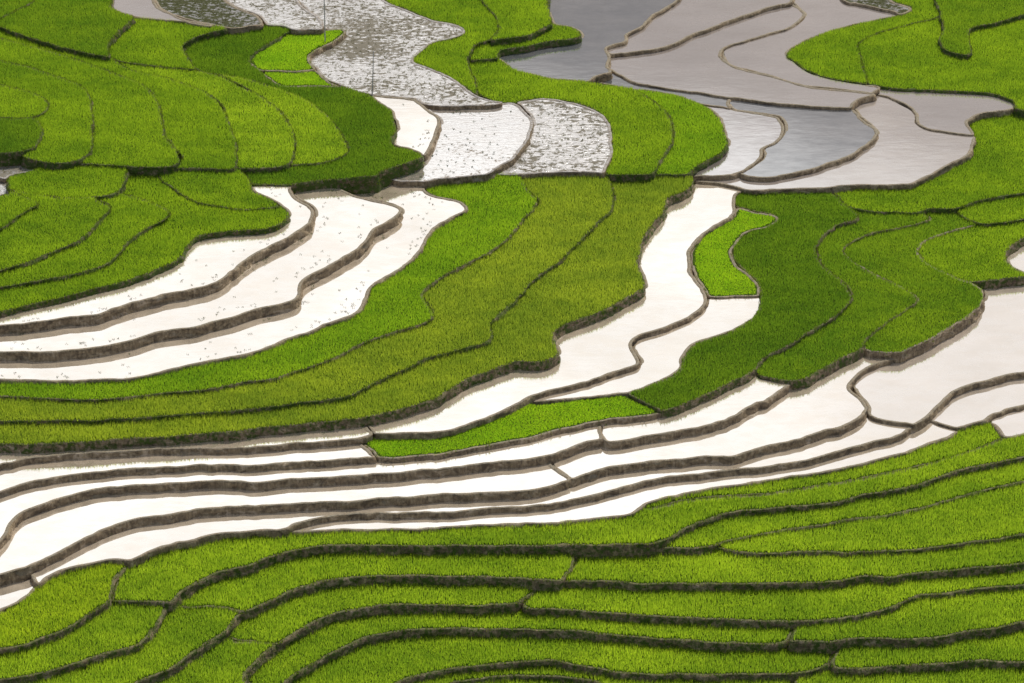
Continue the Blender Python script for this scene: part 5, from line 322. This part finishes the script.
 ('b2', 2.36, 0.91, 'very long rice band at the bottom, fourth from the bottom edge at centre', "0.72,-39.98,0.87,-40.04,1.1,-40.37,1.32,-40.56,1.91,-40.76,4.57,-40.98,9.58,-41.68,14.32,-42.18,19.05,-42.59,21.9,-42.75,23.78,-42.76,26.42,-43.02,26.56,-43.1,26.61,-43.28,26.59,-43.59,26.48,-44.12,26.03,-45.53,25.84,-45.9,25.63,-46.14,25.35,-46.31,24.99,-46.42,23.55,-46.52,21.93,-46.53,21.23,-46.45,19.94,-46.44,16.98,-46.2,14.12,-45.88,9.79,-45.12,7.14,-44.79,1.21,-44.3,-1.35,-44.21,-1.97,-44.14,-3.79,-44.13,-4.5,-44.05,-5.57,-44.13,-7.35,-44.14,-8.55,-44.23,-10.31,-44.5,-11.94,-44.95,-12.89,-45.3,-13.89,-45.79,-15.05,-46.61,-16.75,-48.16,-18.81,-50.32,-20.56,-52.26,-20.72,-52.63,-20.96,-53.44,-21.2,-54.98,-21.35,-56.98,-21.49,-61,-21.53,-61.33,-21.58,-61.46,-21.66,-61.53,-21.94,-61.58,-22.63,-61.56,-22.77,-61.48,-22.84,-61.36,-22.9,-61.07,-23.61,-55.17,-23.97,-53.09,-24.35,-51.64,-24.37,-51.39,-24.35,-51.16,-24.25,-50.9,-23.94,-50.4,-23.2,-48.75,-22.75,-47.89,-22.48,-47.46,-20.41,-44.86,-18.94,-43.2,-17.58,-42.16,-16.75,-41.68,-16.05,-41.36,-14.63,-40.91,-12.2,-40.41,-10.98,-40.24,-9.47,-40.14,-6.82,-40.3,-5.21,-40.31,-4.59,-40.39,-2.51,-40.39,-1.89,-40.31,-0.67,-40.29,0.02,-40.18"),
 ('b2', 1.72, 0.81, 'rice band near the bottom right corner, right of the pale joint', "52.7,-41.97,54.57,-41.94,54.75,-42.01,54.82,-42.17,54.77,-42.75,53.89,-48,53.76,-48.44,53.66,-48.55,53.55,-48.61,47.69,-48.63,45.77,-48.48,43.66,-48.4,41.05,-48.56,38.48,-48.8,36.95,-48.97,33.5,-49.47,32.26,-49.57,30.93,-49.56,30.02,-49.41,29.81,-49.31,29.67,-49.17,29.58,-48.96,29.54,-48.63,29.61,-48.12,30.03,-46.95,30.41,-45.46,30.53,-45.22,30.71,-45.1,35.37,-44.99,36.83,-44.91,38.52,-44.74,40.11,-44.42,43.11,-43.61,45.23,-43.19,49.07,-42.19,50.65,-42.02"),
 ('b2', 1.45, 0.72, 'very long rice band at the bottom, third from the bottom edge at centre', "-5.2,-42.81,-4.57,-42.77,-3.81,-42.85,-1.98,-42.85,-1.36,-42.93,1.22,-43.02,6.33,-43.43,9.84,-43.84,14.19,-44.6,17.08,-44.93,20.05,-45.17,21.35,-45.18,22.05,-45.26,23.64,-45.26,25.04,-45.16,25.72,-44.99,27.67,-45.02,28.34,-44.94,29.55,-44.93,30.22,-44.81,30.4,-44.91,30.42,-45.15,30.15,-46.33,29.89,-47.13,29.55,-47.93,29.16,-48.44,28.5,-49.06,27.73,-49.54,26.95,-49.83,25.91,-50.03,22,-50.13,21.17,-50.05,16.34,-50.05,15.56,-49.98,13.12,-49.97,12.39,-49.9,10.97,-49.88,10.11,-49.79,8.88,-49.54,7.58,-49.11,4.8,-48.06,4.43,-47.97,3.57,-47.88,1.54,-48.04,-1.56,-48.45,-5.02,-49.15,-7.13,-49.69,-8.23,-50.07,-9.95,-50.85,-10.43,-51.26,-10.67,-51.6,-10.83,-51.92,-11.1,-52.8,-11.3,-54.06,-11.52,-55.85,-11.86,-59.9,-11.93,-60.21,-12.03,-60.33,-12.43,-60.39,-21.25,-60.39,-21.41,-60.36,-21.54,-60.27,-21.59,-60.15,-21.61,-59.93,-21.52,-57.03,-21.41,-54.84,-21.29,-53.53,-21.1,-52.31,-20.81,-51.3,-20.69,-51.06,-20.55,-50.86,-18.77,-48.93,-16.5,-46.56,-15.04,-45.27,-13.97,-44.52,-13.03,-44.06,-12.13,-43.71,-10.24,-43.19,-8.6,-42.95,-7.48,-42.86"),
 ('b2', 3.36, 1.0, 'small bright rice patch at the bottom left between two bending banks', "-26.63,-46.22,-26.44,-46.33,-25.89,-47.16,-25.48,-47.45,-25.15,-47.52,-23.95,-47.53,-23.17,-47.63,-22.02,-47.82,-21.85,-47.89,-21.79,-47.99,-21.86,-48.19,-22.37,-48.88,-22.71,-49.47,-23.14,-50.29,-23.82,-51.81,-24.13,-52.3,-24.22,-52.64,-24.19,-53.06,-23.93,-53.96,-23.71,-55.01,-23.41,-56.91,-22.79,-62.1,-22.77,-62.5,-22.82,-62.75,-22.96,-62.86,-23.26,-62.88,-34.23,-62.88,-34.51,-62.85,-34.63,-62.78,-34.69,-62.52,-34.7,-61.62,-34.68,-58.74,-34.62,-57.07,-34.54,-55.98,-34.44,-55.17,-34.3,-54.55,-34.12,-54.09,-33.96,-53.8,-33.78,-53.6,-32.83,-52.96,-31.73,-52.04,-30.82,-51.19,-30.12,-50.41,-26.78,-46.33"),
 ('b2', 0.73, 0.55, 'thin rice band second from the bottom edge at centre', "3.28,-46.91,3.72,-46.89,4.62,-47.02,8.76,-48.51,10.11,-48.8,11.02,-48.9,12.44,-48.92,13.18,-48.99,15.63,-48.99,16.41,-49.07,21.22,-49.07,22.23,-49.15,25.66,-49.07,26.01,-49.12,26.07,-49.2,26.06,-49.37,25.65,-51.28,25.36,-53.09,24.61,-59.19,24.54,-59.32,24.45,-59.41,24.17,-59.45,9.73,-59.42,9.59,-59.3,9.52,-59.05,9.05,-54.35,8.7,-52.01,8.59,-51.52,8.45,-51.08,8.29,-50.76,8.09,-50.48,7.75,-50.21,7.28,-50,4.97,-49.56,3.18,-49.38,0.55,-49.38,-1.19,-49.56,-4.16,-50.06,-4.92,-50.1,-5.19,-50.18,-5.4,-50.3,-5.66,-50.62,-5.88,-51.08,-6.07,-51.67,-6.24,-52.43,-6.55,-54.35,-7.05,-58.92,-7.1,-59.2,-7.15,-59.32,-7.27,-59.42,-7.52,-59.45,-11.46,-59.45,-11.78,-59.41,-11.88,-59.31,-11.91,-59.13,-11.8,-57.61,-11.53,-54.59,-11.21,-52.16,-11.05,-51.41,-10.86,-50.9,-10.57,-50.41,-10.24,-50.06,-9.61,-49.67,-8.08,-49.01,-6.92,-48.64,-5.16,-48.19,-2.36,-47.61,-0.54,-47.3,2.33,-46.97"),
 ('b2', 0.91, 0.18, 'rice field filling the bottom right corner', "29.56,-47.41,29.65,-47.51,29.79,-48.02,29.98,-48.22,30.4,-48.36,31.35,-48.46,32.82,-48.45,37.92,-47.77,41.25,-47.45,43.87,-47.29,45.99,-47.37,47.93,-47.52,53.54,-47.52,53.87,-47.58,53.94,-47.67,53.97,-47.81,53.92,-48.3,52.17,-58.89,52.05,-59.42,51.98,-59.56,51.88,-59.64,51.54,-59.69,25.17,-59.69,24.75,-59.64,24.65,-59.47,24.64,-59.04,25.21,-54.23,25.6,-51.65,25.87,-50.31,26.08,-49.55,26.17,-49.38,26.3,-49.28,27.4,-48.98,28.11,-48.65,28.69,-48.24"),
 ('b2', 0.18, 0.0, 'sliver of rice at the very bottom edge in the centre', "0.07,-48.67,3.1,-48.63,4.43,-48.73,7.23,-49.23,7.71,-49.42,8.09,-49.71,8.34,-50.05,8.53,-50.48,8.67,-50.99,8.81,-51.79,9.06,-53.43,9.29,-55.51,9.53,-58.16,9.53,-58.44,9.5,-58.58,9.36,-58.71,9.02,-58.74,-6.56,-58.74,-6.86,-58.72,-6.99,-58.64,-7.07,-58.44,-7.05,-58.02,-6.68,-54.46,-6.47,-52.9,-6.26,-51.69,-6.07,-50.88,-5.86,-50.25,-5.63,-49.8,-5.35,-49.5,-4.97,-49.36,-4.13,-49.31,-2.21,-48.96"),
]

# crop: spacing, height, blades, spread, width
CROP = {**{q: (.19, .42, 4, .12, .030) for q in 'byocdek'}, 'l': (.16, .24, 4, .10, .036)}
RINGS = []
for kind, z, drop, label, s in P:
    a = np.array([float(v) for v in s.split(',')]).reshape(-1, 2); RINGS.append((a, z, a.min(0), a.max(0)))
SAMP = []
for pi, (kind, z, drop, label, s) in enumerate(P):
    a = np.array([float(v) for v in s.split(',')]).reshape(-1, 2)
    if area(a) < 0: a = a[::-1]
    water = kind[0] in 'wpgmn'
    cx, cy = a.mean(0); org = (cx, cy, z)
    rp = resample(a, .35); n = len(rp); nr = normals(rp)
    lip = rp + nr*(wiggle(n, .35, .045, .8)+wiggle(n, .35, .09, 2.6))[:, None]
    cov = np.zeros(n, bool)         # where the next terrace up stands on this edge there is no bund
    for a2, z2, l2, h2 in RINGS:
        if z2 <= z+.02 or (l2 > rp.max(0)).any() or (h2 < rp.min(0)).any(): continue
        cov |= inside(rp, a2)
    cf = np.clip(csm(cov.astype(float), 2)*1.6-.3, 0, 1)
    crest_h = .0+wiggle(n, .35, .012, .7)
    e = bpy.data.objects.new('flooded_paddy' if water else 'rice_paddy', None); col.objects.link(e); e.location = org
    e.empty_display_size = .5
    e['label'] = label or 'narrow field strip on the upper slope beyond the left edge'; e['category'] = 'flooded paddy' if water else 'rice field'
    e['group'] = 'flooded rice terraces' if water else 'green rice terraces'
    # ---- bank: cross-section from inner toe over the bund down the riser
    depth = max(.7, drop+.45)
    if water: sec = [(-.50, -.10), (-.33, .04), (-.22, .09), (-.08, .09), (0., .05)]
    else: sec = [(-.40, -.06), (-.28, .03), (-.18, .06), (-.06, .05), (0., .02)]
    k = max(3, int(depth/.28))
    for i in range(1, k+1): sec.append((.16*depth*i/k, .05-(depth)*i/k))
    rows = []
    for i, (off, dz) in enumerate(sec):
        nz = 0
        r = lip+nr*off
        if i > 4:
            w_ = (wiggle(n, .35, .07, .6)+wiggle(n, .35, .08, 1.6)); r = r+nr*w_[:, None]
        hz = z+dz+(crest_h if 1 <= i <= 3 else 0)-(cf*(dz+.12) if 1 <= i <= 4 else 0)+(wiggle(n, .35, .02, .8) if i > 4 else 0)
        rows.append(np.column_stack([r, np.broadcast_to(hz, (n,))]))
    V = np.vstack(rows); ia = np.arange(n); ib = (ia+1) % n; fs = []
    for i in range(len(sec)-1):
        fs.append(np.stack([ia+i*n, ia+(i+1)*n, ib+(i+1)*n, ib+i*n], 1))
    if water: bk = 'pale' if kind in ('g', 'gw') else 'brown'
    else:
        bk = 'brown' if kind in ('l', 'e3') else 'mixed' if kind[-1] == '2' else 'green'
    bank = mesh('earth_bank', V, np.vstack(fs), BANK[bk], e, org, smooth=False)
    if water:
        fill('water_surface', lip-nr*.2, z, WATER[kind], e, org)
    else:
        fill('wet_soil', lip-nr*.2, z, SOIL, e, org)
    # ---- points inside
    lo, hi = lip.min(0), lip.max(0)
    ck = kind[0] if not water else None
    coarse = lip[::2]
    if not water:
        sp, h, nb, sd, wd = CROP[ck]
        tall = kind in ('b2', 'y2', 'o', 'o2'); h = h*1.2 if tall else h
        gx, gy = np.meshgrid(np.arange(lo[0], hi[0], sp), np.arange(lo[1], hi[1], sp))
        Q = np.stack([gx.ravel(), gy.ravel()], 1); Q += (rng.rand(*Q.shape)-.5)*sp*.9
        Q = Q[inside(Q, coarse)]; d = edgedist(Q, coarse)
        Q = Q[d > (.22 if kind in ('b2', 'y2') else .04 if ck != 'l' else .4)+.12*rng.rand(len(Q))]
        if len(Q):
            big = np.sin(Q[:, 0]*.9+np.cos(Q[:, 1]*.6)*2)*.06+np.sin(Q[:, 1]*1.7+Q[:, 0]*.4)*.05
            hv = h*(.92+.16*np.sin(Q[:, 0]*.5+2*np.sin(Q[:, 1]*.31+z))*np.sin(Q[:, 1]*.8+z*3)+.10*(rng.rand(len(Q))-.5))
            v, f = tufts(Q, np.full(len(Q), z-.02), nb, hv[:, None], sd, wd)
            # low broad leaves at the foot of each clump
            v2, f2 = tufts(Q, np.full(len(Q), z-.02), 2, (hv*.62)[:, None], sd*1.15, wd*2.0)
            f = np.vstack([f, f2+len(v)]); v = np.vstack([v, v2])
            crop = mesh('rice_crop' if ck != 'l' else 'rice_seedlings', v, f, LEAF[ck], e, org); crop['kind'] = 'stuff'
        # grass on bund edge and riser
        g = []
        m = int(n*.35/.16); u = rng.randint(0, n, m)
        g1 = lip[u]-nr[u]*(rng.rand(m, 1)*.15); z1 = np.full(m, z+.03)
        keep_ = rng.rand(m) < (.75 if bk != 'brown' else .25); g1, z1 = g1[keep_], z1[keep_]
        m2 = int(n*.35*depth*(2.0 if bk == 'green' else 1.0 if bk == 'mixed' else .4)); u = rng.randint(0, n, m2); t = rng.rand(m2)**1.8
        g2 = lip[u]+nr[u]*(.16*depth*t[:, None]+.03); z2 = z+.02-depth*t
        G = np.vstack([g1, g2]); Z = np.concatenate([z1, z2])
        v, f = tufts(G, Z, 4, .22, .16, .03)
        bg = mesh('bank_grass', v, f, LEAF['g'], bank, (0, 0, 0)); bg.location = (-org[0], -org[1], -org[2]); bg['kind'] = 'stuff'
    elif kind in ('g', 'm', 'w', 'gw'):
        den = {'g': 1.6, 'm': 2.6, 'w': 2.5, 'gw': .35}[kind]
        A = (hi-lo).prod(); m = int(A*den)
        Q = lo+rng.rand(m, 2)*(hi-lo); Q = Q[inside(Q, coarse)]; d = edgedist(Q, coarse)
        if kind == 'w':
            pr = np.exp(-((d-1.1)/.45)**2)*np.clip(np.sin(Q[:, 0]*1.1+np.sin(Q[:, 1]*.9)*1.5)+.25, 0, 1)
            if z < 10.5: pr = pr*.0
            Q = Q[(d > .7) & (rng.rand(len(Q)) < pr+(.05 if z > 10.5 else .004))]
        else: Q = Q[d > .7]
        if len(Q) > 5:
            v, f = tufts(Q, np.full(len(Q), z-.02), 4, .13 if kind != 'w' else .10, .16, .06)
            st = mesh('rice_stubble', v, f, LEAF['s'] if kind in 'gm' else SOIL, e, org); st['kind'] = 'stuff'
    SAMP.append(np.column_stack([rp[::12], np.full(len(rp[::12]), z-drop)]))
S = np.vstack(SAMP)

# ------------------------------------------------------------------ terrain under and around the terraces
gx = np.concatenate([np.arange(-700, -100, 25.), np.arange(-100, 100, 3.), np.arange(100, 701, 25.)])
gy = np.concatenate([np.arange(-200, -100, 20.), np.arange(-100, 130, 3.), np.arange(130, 900, 25.)])
X, Y = np.meshgrid(gx, gy); Q = np.stack([X.ravel(), Y.ravel()], 1); Z = np.empty(len(Q))
for i in range(0, len(Q), 500):
    q = Q[i:i+500]; d2 = ((q[:, None]-S[None, :, :2])**2).sum(2); w = 1/(d2+9)**2
    zz = (w*S[None, :, 2]).sum(1)/w.sum(1); dm = np.sqrt(d2.min(1))
    yy = q[:, 1]; out = np.maximum(0, dm-5)
    Z[i:i+500] = zz-2.4+np.minimum(out, 4)*.42+np.where(yy > 60, .12, -.05)*np.minimum(out, 400)
nx = len(gx); ny = len(gy); I = np.arange(nx*ny).reshape(ny, nx)
f = np.stack([I[:-1, :-1].ravel(), I[:-1, 1:].ravel(), I[1:, 1:].ravel(), I[1:, :-1].ravel()], 1)
m, nt = newmat('hillside_ground'); n_ = N(nt)
c = n_.ramp(n_.noise(n_.pos(), .25, 6, .65), [(.35, (.09, .14, .02)), (.6, (.14, .19, .03)), (.75, (.18, .16, .08))])
b_ = n_.a('ShaderNodeBsdfPrincipled', i_Roughness=.9); n_.l(c, b_.inputs['Base Color'])
o_ = n_.a('ShaderNodeOutputMaterial'); n_.l(b_.outputs[0], o_.inputs[0])
t = mesh('hillside_terrain', np.column_stack([Q, Z]), f, m, smooth=True); t['kind'] = 'structure'

# ------------------------------------------------------------------ two thin electric poles
def pole_mat():
    m, nt = newmat('weathered_concrete'); n = N(nt)
    c = n.ramp(n.noise(n.pos((4, 4, .6)), 2., 4), [(.3, (.30, .29, .28)), (.7, (.45, .43, .41))])
    b = n.a('ShaderNodeBsdfPrincipled', i_Roughness=.8); n.l(c, b.inputs['Base Color'])
    o = n.a('ShaderNodeOutputMaterial'); n.l(b.outputs[0], o.inputs[0]); return m
PM = pole_mat()
def pole(x, y, z, h, r0, r1, lean, label):
    vs = []; k = 10; seg = 12
    for i in range(k+1):
        t = i/k; r = r0+(r1-r0)*t; ox = lean*t+.04*math.sin(t*3); oy = .03*math.sin(t*5)
        for j in range(seg): a = j/seg*2*math.pi; vs.append((x+ox+r*math.cos(a), y+oy+r*math.sin(a), z-.6+(h+.6)*t))
    fs = []
    for i in range(k):
        for j in range(seg): fs.append((i*seg+j, i*seg+(j+1) % seg, (i+1)*seg+(j+1) % seg, (i+1)*seg+j))
    fs.append(tuple(range(k*seg, (k+1)*seg)))
    e = bpy.data.objects.new('utility_pole', None); col.objects.link(e); e.location = (x, y, z)
    e['label'] = label; e['category'] = 'pole'; e['group'] = 'thin poles in the upper paddies'
    mesh('shaft', vs, fs, PM, e, (x, y, z), True)
    # small insulator pin on top
    vs = []; tx = x+lean; prof = [(.03, 0), (.03, .10), (.07, .12), (.075, .17), (.05, .20), (.065, .23), (.02, .27)]
    for r, hh in prof:
        for j in range(seg): a = j/seg*2*math.pi; vs.append((tx+r*math.cos(a), y+r*math.sin(a), z+h-.02+hh))
    fs = [(i*seg+j, i*seg+(j+1) % seg, (i+1)*seg+(j+1) % seg, (i+1)*seg+j) for i in range(len(prof)-1) for j in range(seg)]
    fs.append(tuple(range((len(prof)-1)*seg, len(prof)*seg)))
    mesh('insulator', vs, fs, PM, e, (x, y, z), True)
pole(-23.12, 66.87, 12.0, 9.0, .075, .05, .05, 'farther pole on the small vivid plot, its top cut off by the photo edge')
pole(-16.77, 51.67, 11.5, 6.1, .075, .045, .35, 'nearer thin pole at the lower edge of the stubble filled paddy')

# ------------------------------------------------------------------ sky
SUN_EL, SUN_AZ = 52., 28.       # azimuth measured from +Y (away from the camera) towards +X
w = bpy.data.worlds.new('World'); scene.world = w; w.use_nodes = True
nt = w.node_tree; nt.nodes.clear(); n = N(nt)
sky = n.a('ShaderNodeTexSky', sky_type='NISHITA', sun_disc=False, sun_elevation=R(SUN_EL), sun_rotation=R(SUN_AZ), altitude=900., air_density=1., dust_density=2., ozone_density=1.)
bg1 = n.a('ShaderNodeBackground', i_Strength=.09); n.l(sky.outputs[0], bg1.inputs[0])
tc = n.a('ShaderNodeTexCoord'); sx = n.a('ShaderNodeSeparateXYZ'); n.l(tc.outputs['Generated'], sx.inputs[0])
el = n.math('MULTIPLY', n.math('ARCSINE', sx.outputs[2]), 57.2958)
az = n.math('MULTIPLY', n.math('ARCTAN2', sx.outputs[0], sx.outputs[1]), 57.2958)
mp = n.a('ShaderNodeMapping'); mp.inputs['Scale'].default_value = (1, 1, 2.2); n.l(tc.outputs['Generated'], mp.inputs[0])
nz = n.noise(mp.outputs[0], 9., 6, .6)
# bright cloud bank: its lower rim sits higher towards the right
rim = n.math('ADD', 25.1, n.math('MULTIPLY', n.math('MINIMUM', n.math('MAXIMUM', az, -4.), 8.), .17))
rel = n.math('ADD', n.math('SUBTRACT', el, rim), n.math('MULTIPLY', n.math('SUBTRACT', nz, .5), 5.))
mr = n.a('ShaderNodeMapRange', interpolation_type='SMOOTHSTEP'); mr.inputs['From Min'].default_value = -1.0; mr.inputs['From Max'].default_value = 1.2
n.l(rel, mr.inputs['Value'])
dim = n.mix(n.ramp(nz, [(.4, 0.), (.6, 1.)]), (.355, .335, .335), (.52, .48, .465))
soft = n.noise(mp.outputs[0], 14., 3, .5)
brt = n.mix(n.ramp(soft, [(.36, 0.), (.62, 1.)]), (1.09, 1.11, 1.12), (1.42, 1.45, 1.47))
fade = n.a('ShaderNodeMapRange', interpolation_type='SMOOTHSTEP'); n.l(az, fade.inputs['Value']); fade.inputs['From Min'].default_value = 4.; fade.inputs['From Max'].default_value = 10.
brt = n.mix(fade.outputs[0], brt, (.98, .97, .98))
lum = n.mix(mr.outputs[0], dim, brt)
bg2 = n.a('ShaderNodeBackground', i_Strength=1.); n.l(lum, bg2.inputs[0])
# cloud cover: bank in front of the view, broken further round and overhead
cov1 = n.a('ShaderNodeMapRange', interpolation_type='SMOOTHSTEP'); n.l(n.math('ABSOLUTE', az), cov1.inputs['Value'])
cov1.inputs['From Min'].default_value = 70.; cov1.inputs['From Max'].default_value = 30.
cov2 = n.a('ShaderNodeMapRange', interpolation_type='SMOOTHSTEP'); n.l(el, cov2.inputs['Value'])
cov2.inputs['From Min'].default_value = 60.; cov2.inputs['From Max'].default_value = 42.
cv = n.math('MAXIMUM', n.math('MULTIPLY', cov1.outputs[0], cov2.outputs[0]), n.math('MULTIPLY', n.ramp(n.noise(mp.outputs[0], 3., 5), [(.42, 0.), (.6, 1.)]), .6))
mx = n.a('ShaderNodeMixShader'); n.l(cv, mx.inputs[0]); n.l(bg1.outputs[0], mx.inputs[1]); n.l(bg2.outputs[0], mx.inputs[2])
wo = n.a('ShaderNodeOutputWorld'); n.l(mx.outputs[0], wo.inputs[0])

sl = bpy.data.lights.new('sun', 'SUN'); sl.energy = 3.6; sl.angle = R(.6); sl.color = (1, .95, .86)
so = bpy.data.objects.new('sun', sl); col.objects.link(so)
dv = Vector((math.sin(R(SUN_AZ))*math.cos(R(SUN_EL)), math.cos(R(SUN_AZ))*math.cos(R(SUN_EL)), math.sin(R(SUN_EL))))
so.rotation_euler = dv.to_track_quat('Z', 'Y').to_euler(); so.location = dv*300

# ------------------------------------------------------------------ camera
cd = bpy.data.cameras.new('camera'); co = bpy.data.objects.new('camera', cd); col.objects.link(co); scene.camera = co
cd.sensor_width = 36.; cd.lens = 3040./1024*36; cd.clip_start = 1.; cd.clip_end = 5000.
co.location = (0, -320*math.cos(R(30)), 8+320*math.sin(R(30))); co.rotation_euler = (R(60), 0, 0)
scene.render.resolution_x = 1024; scene.render.resolution_y = 683
vs_ = scene.view_settings; vs_.view_transform = 'Standard'; vs_.look = 'None'; vs_.exposure = 0; vs_.gamma = 1
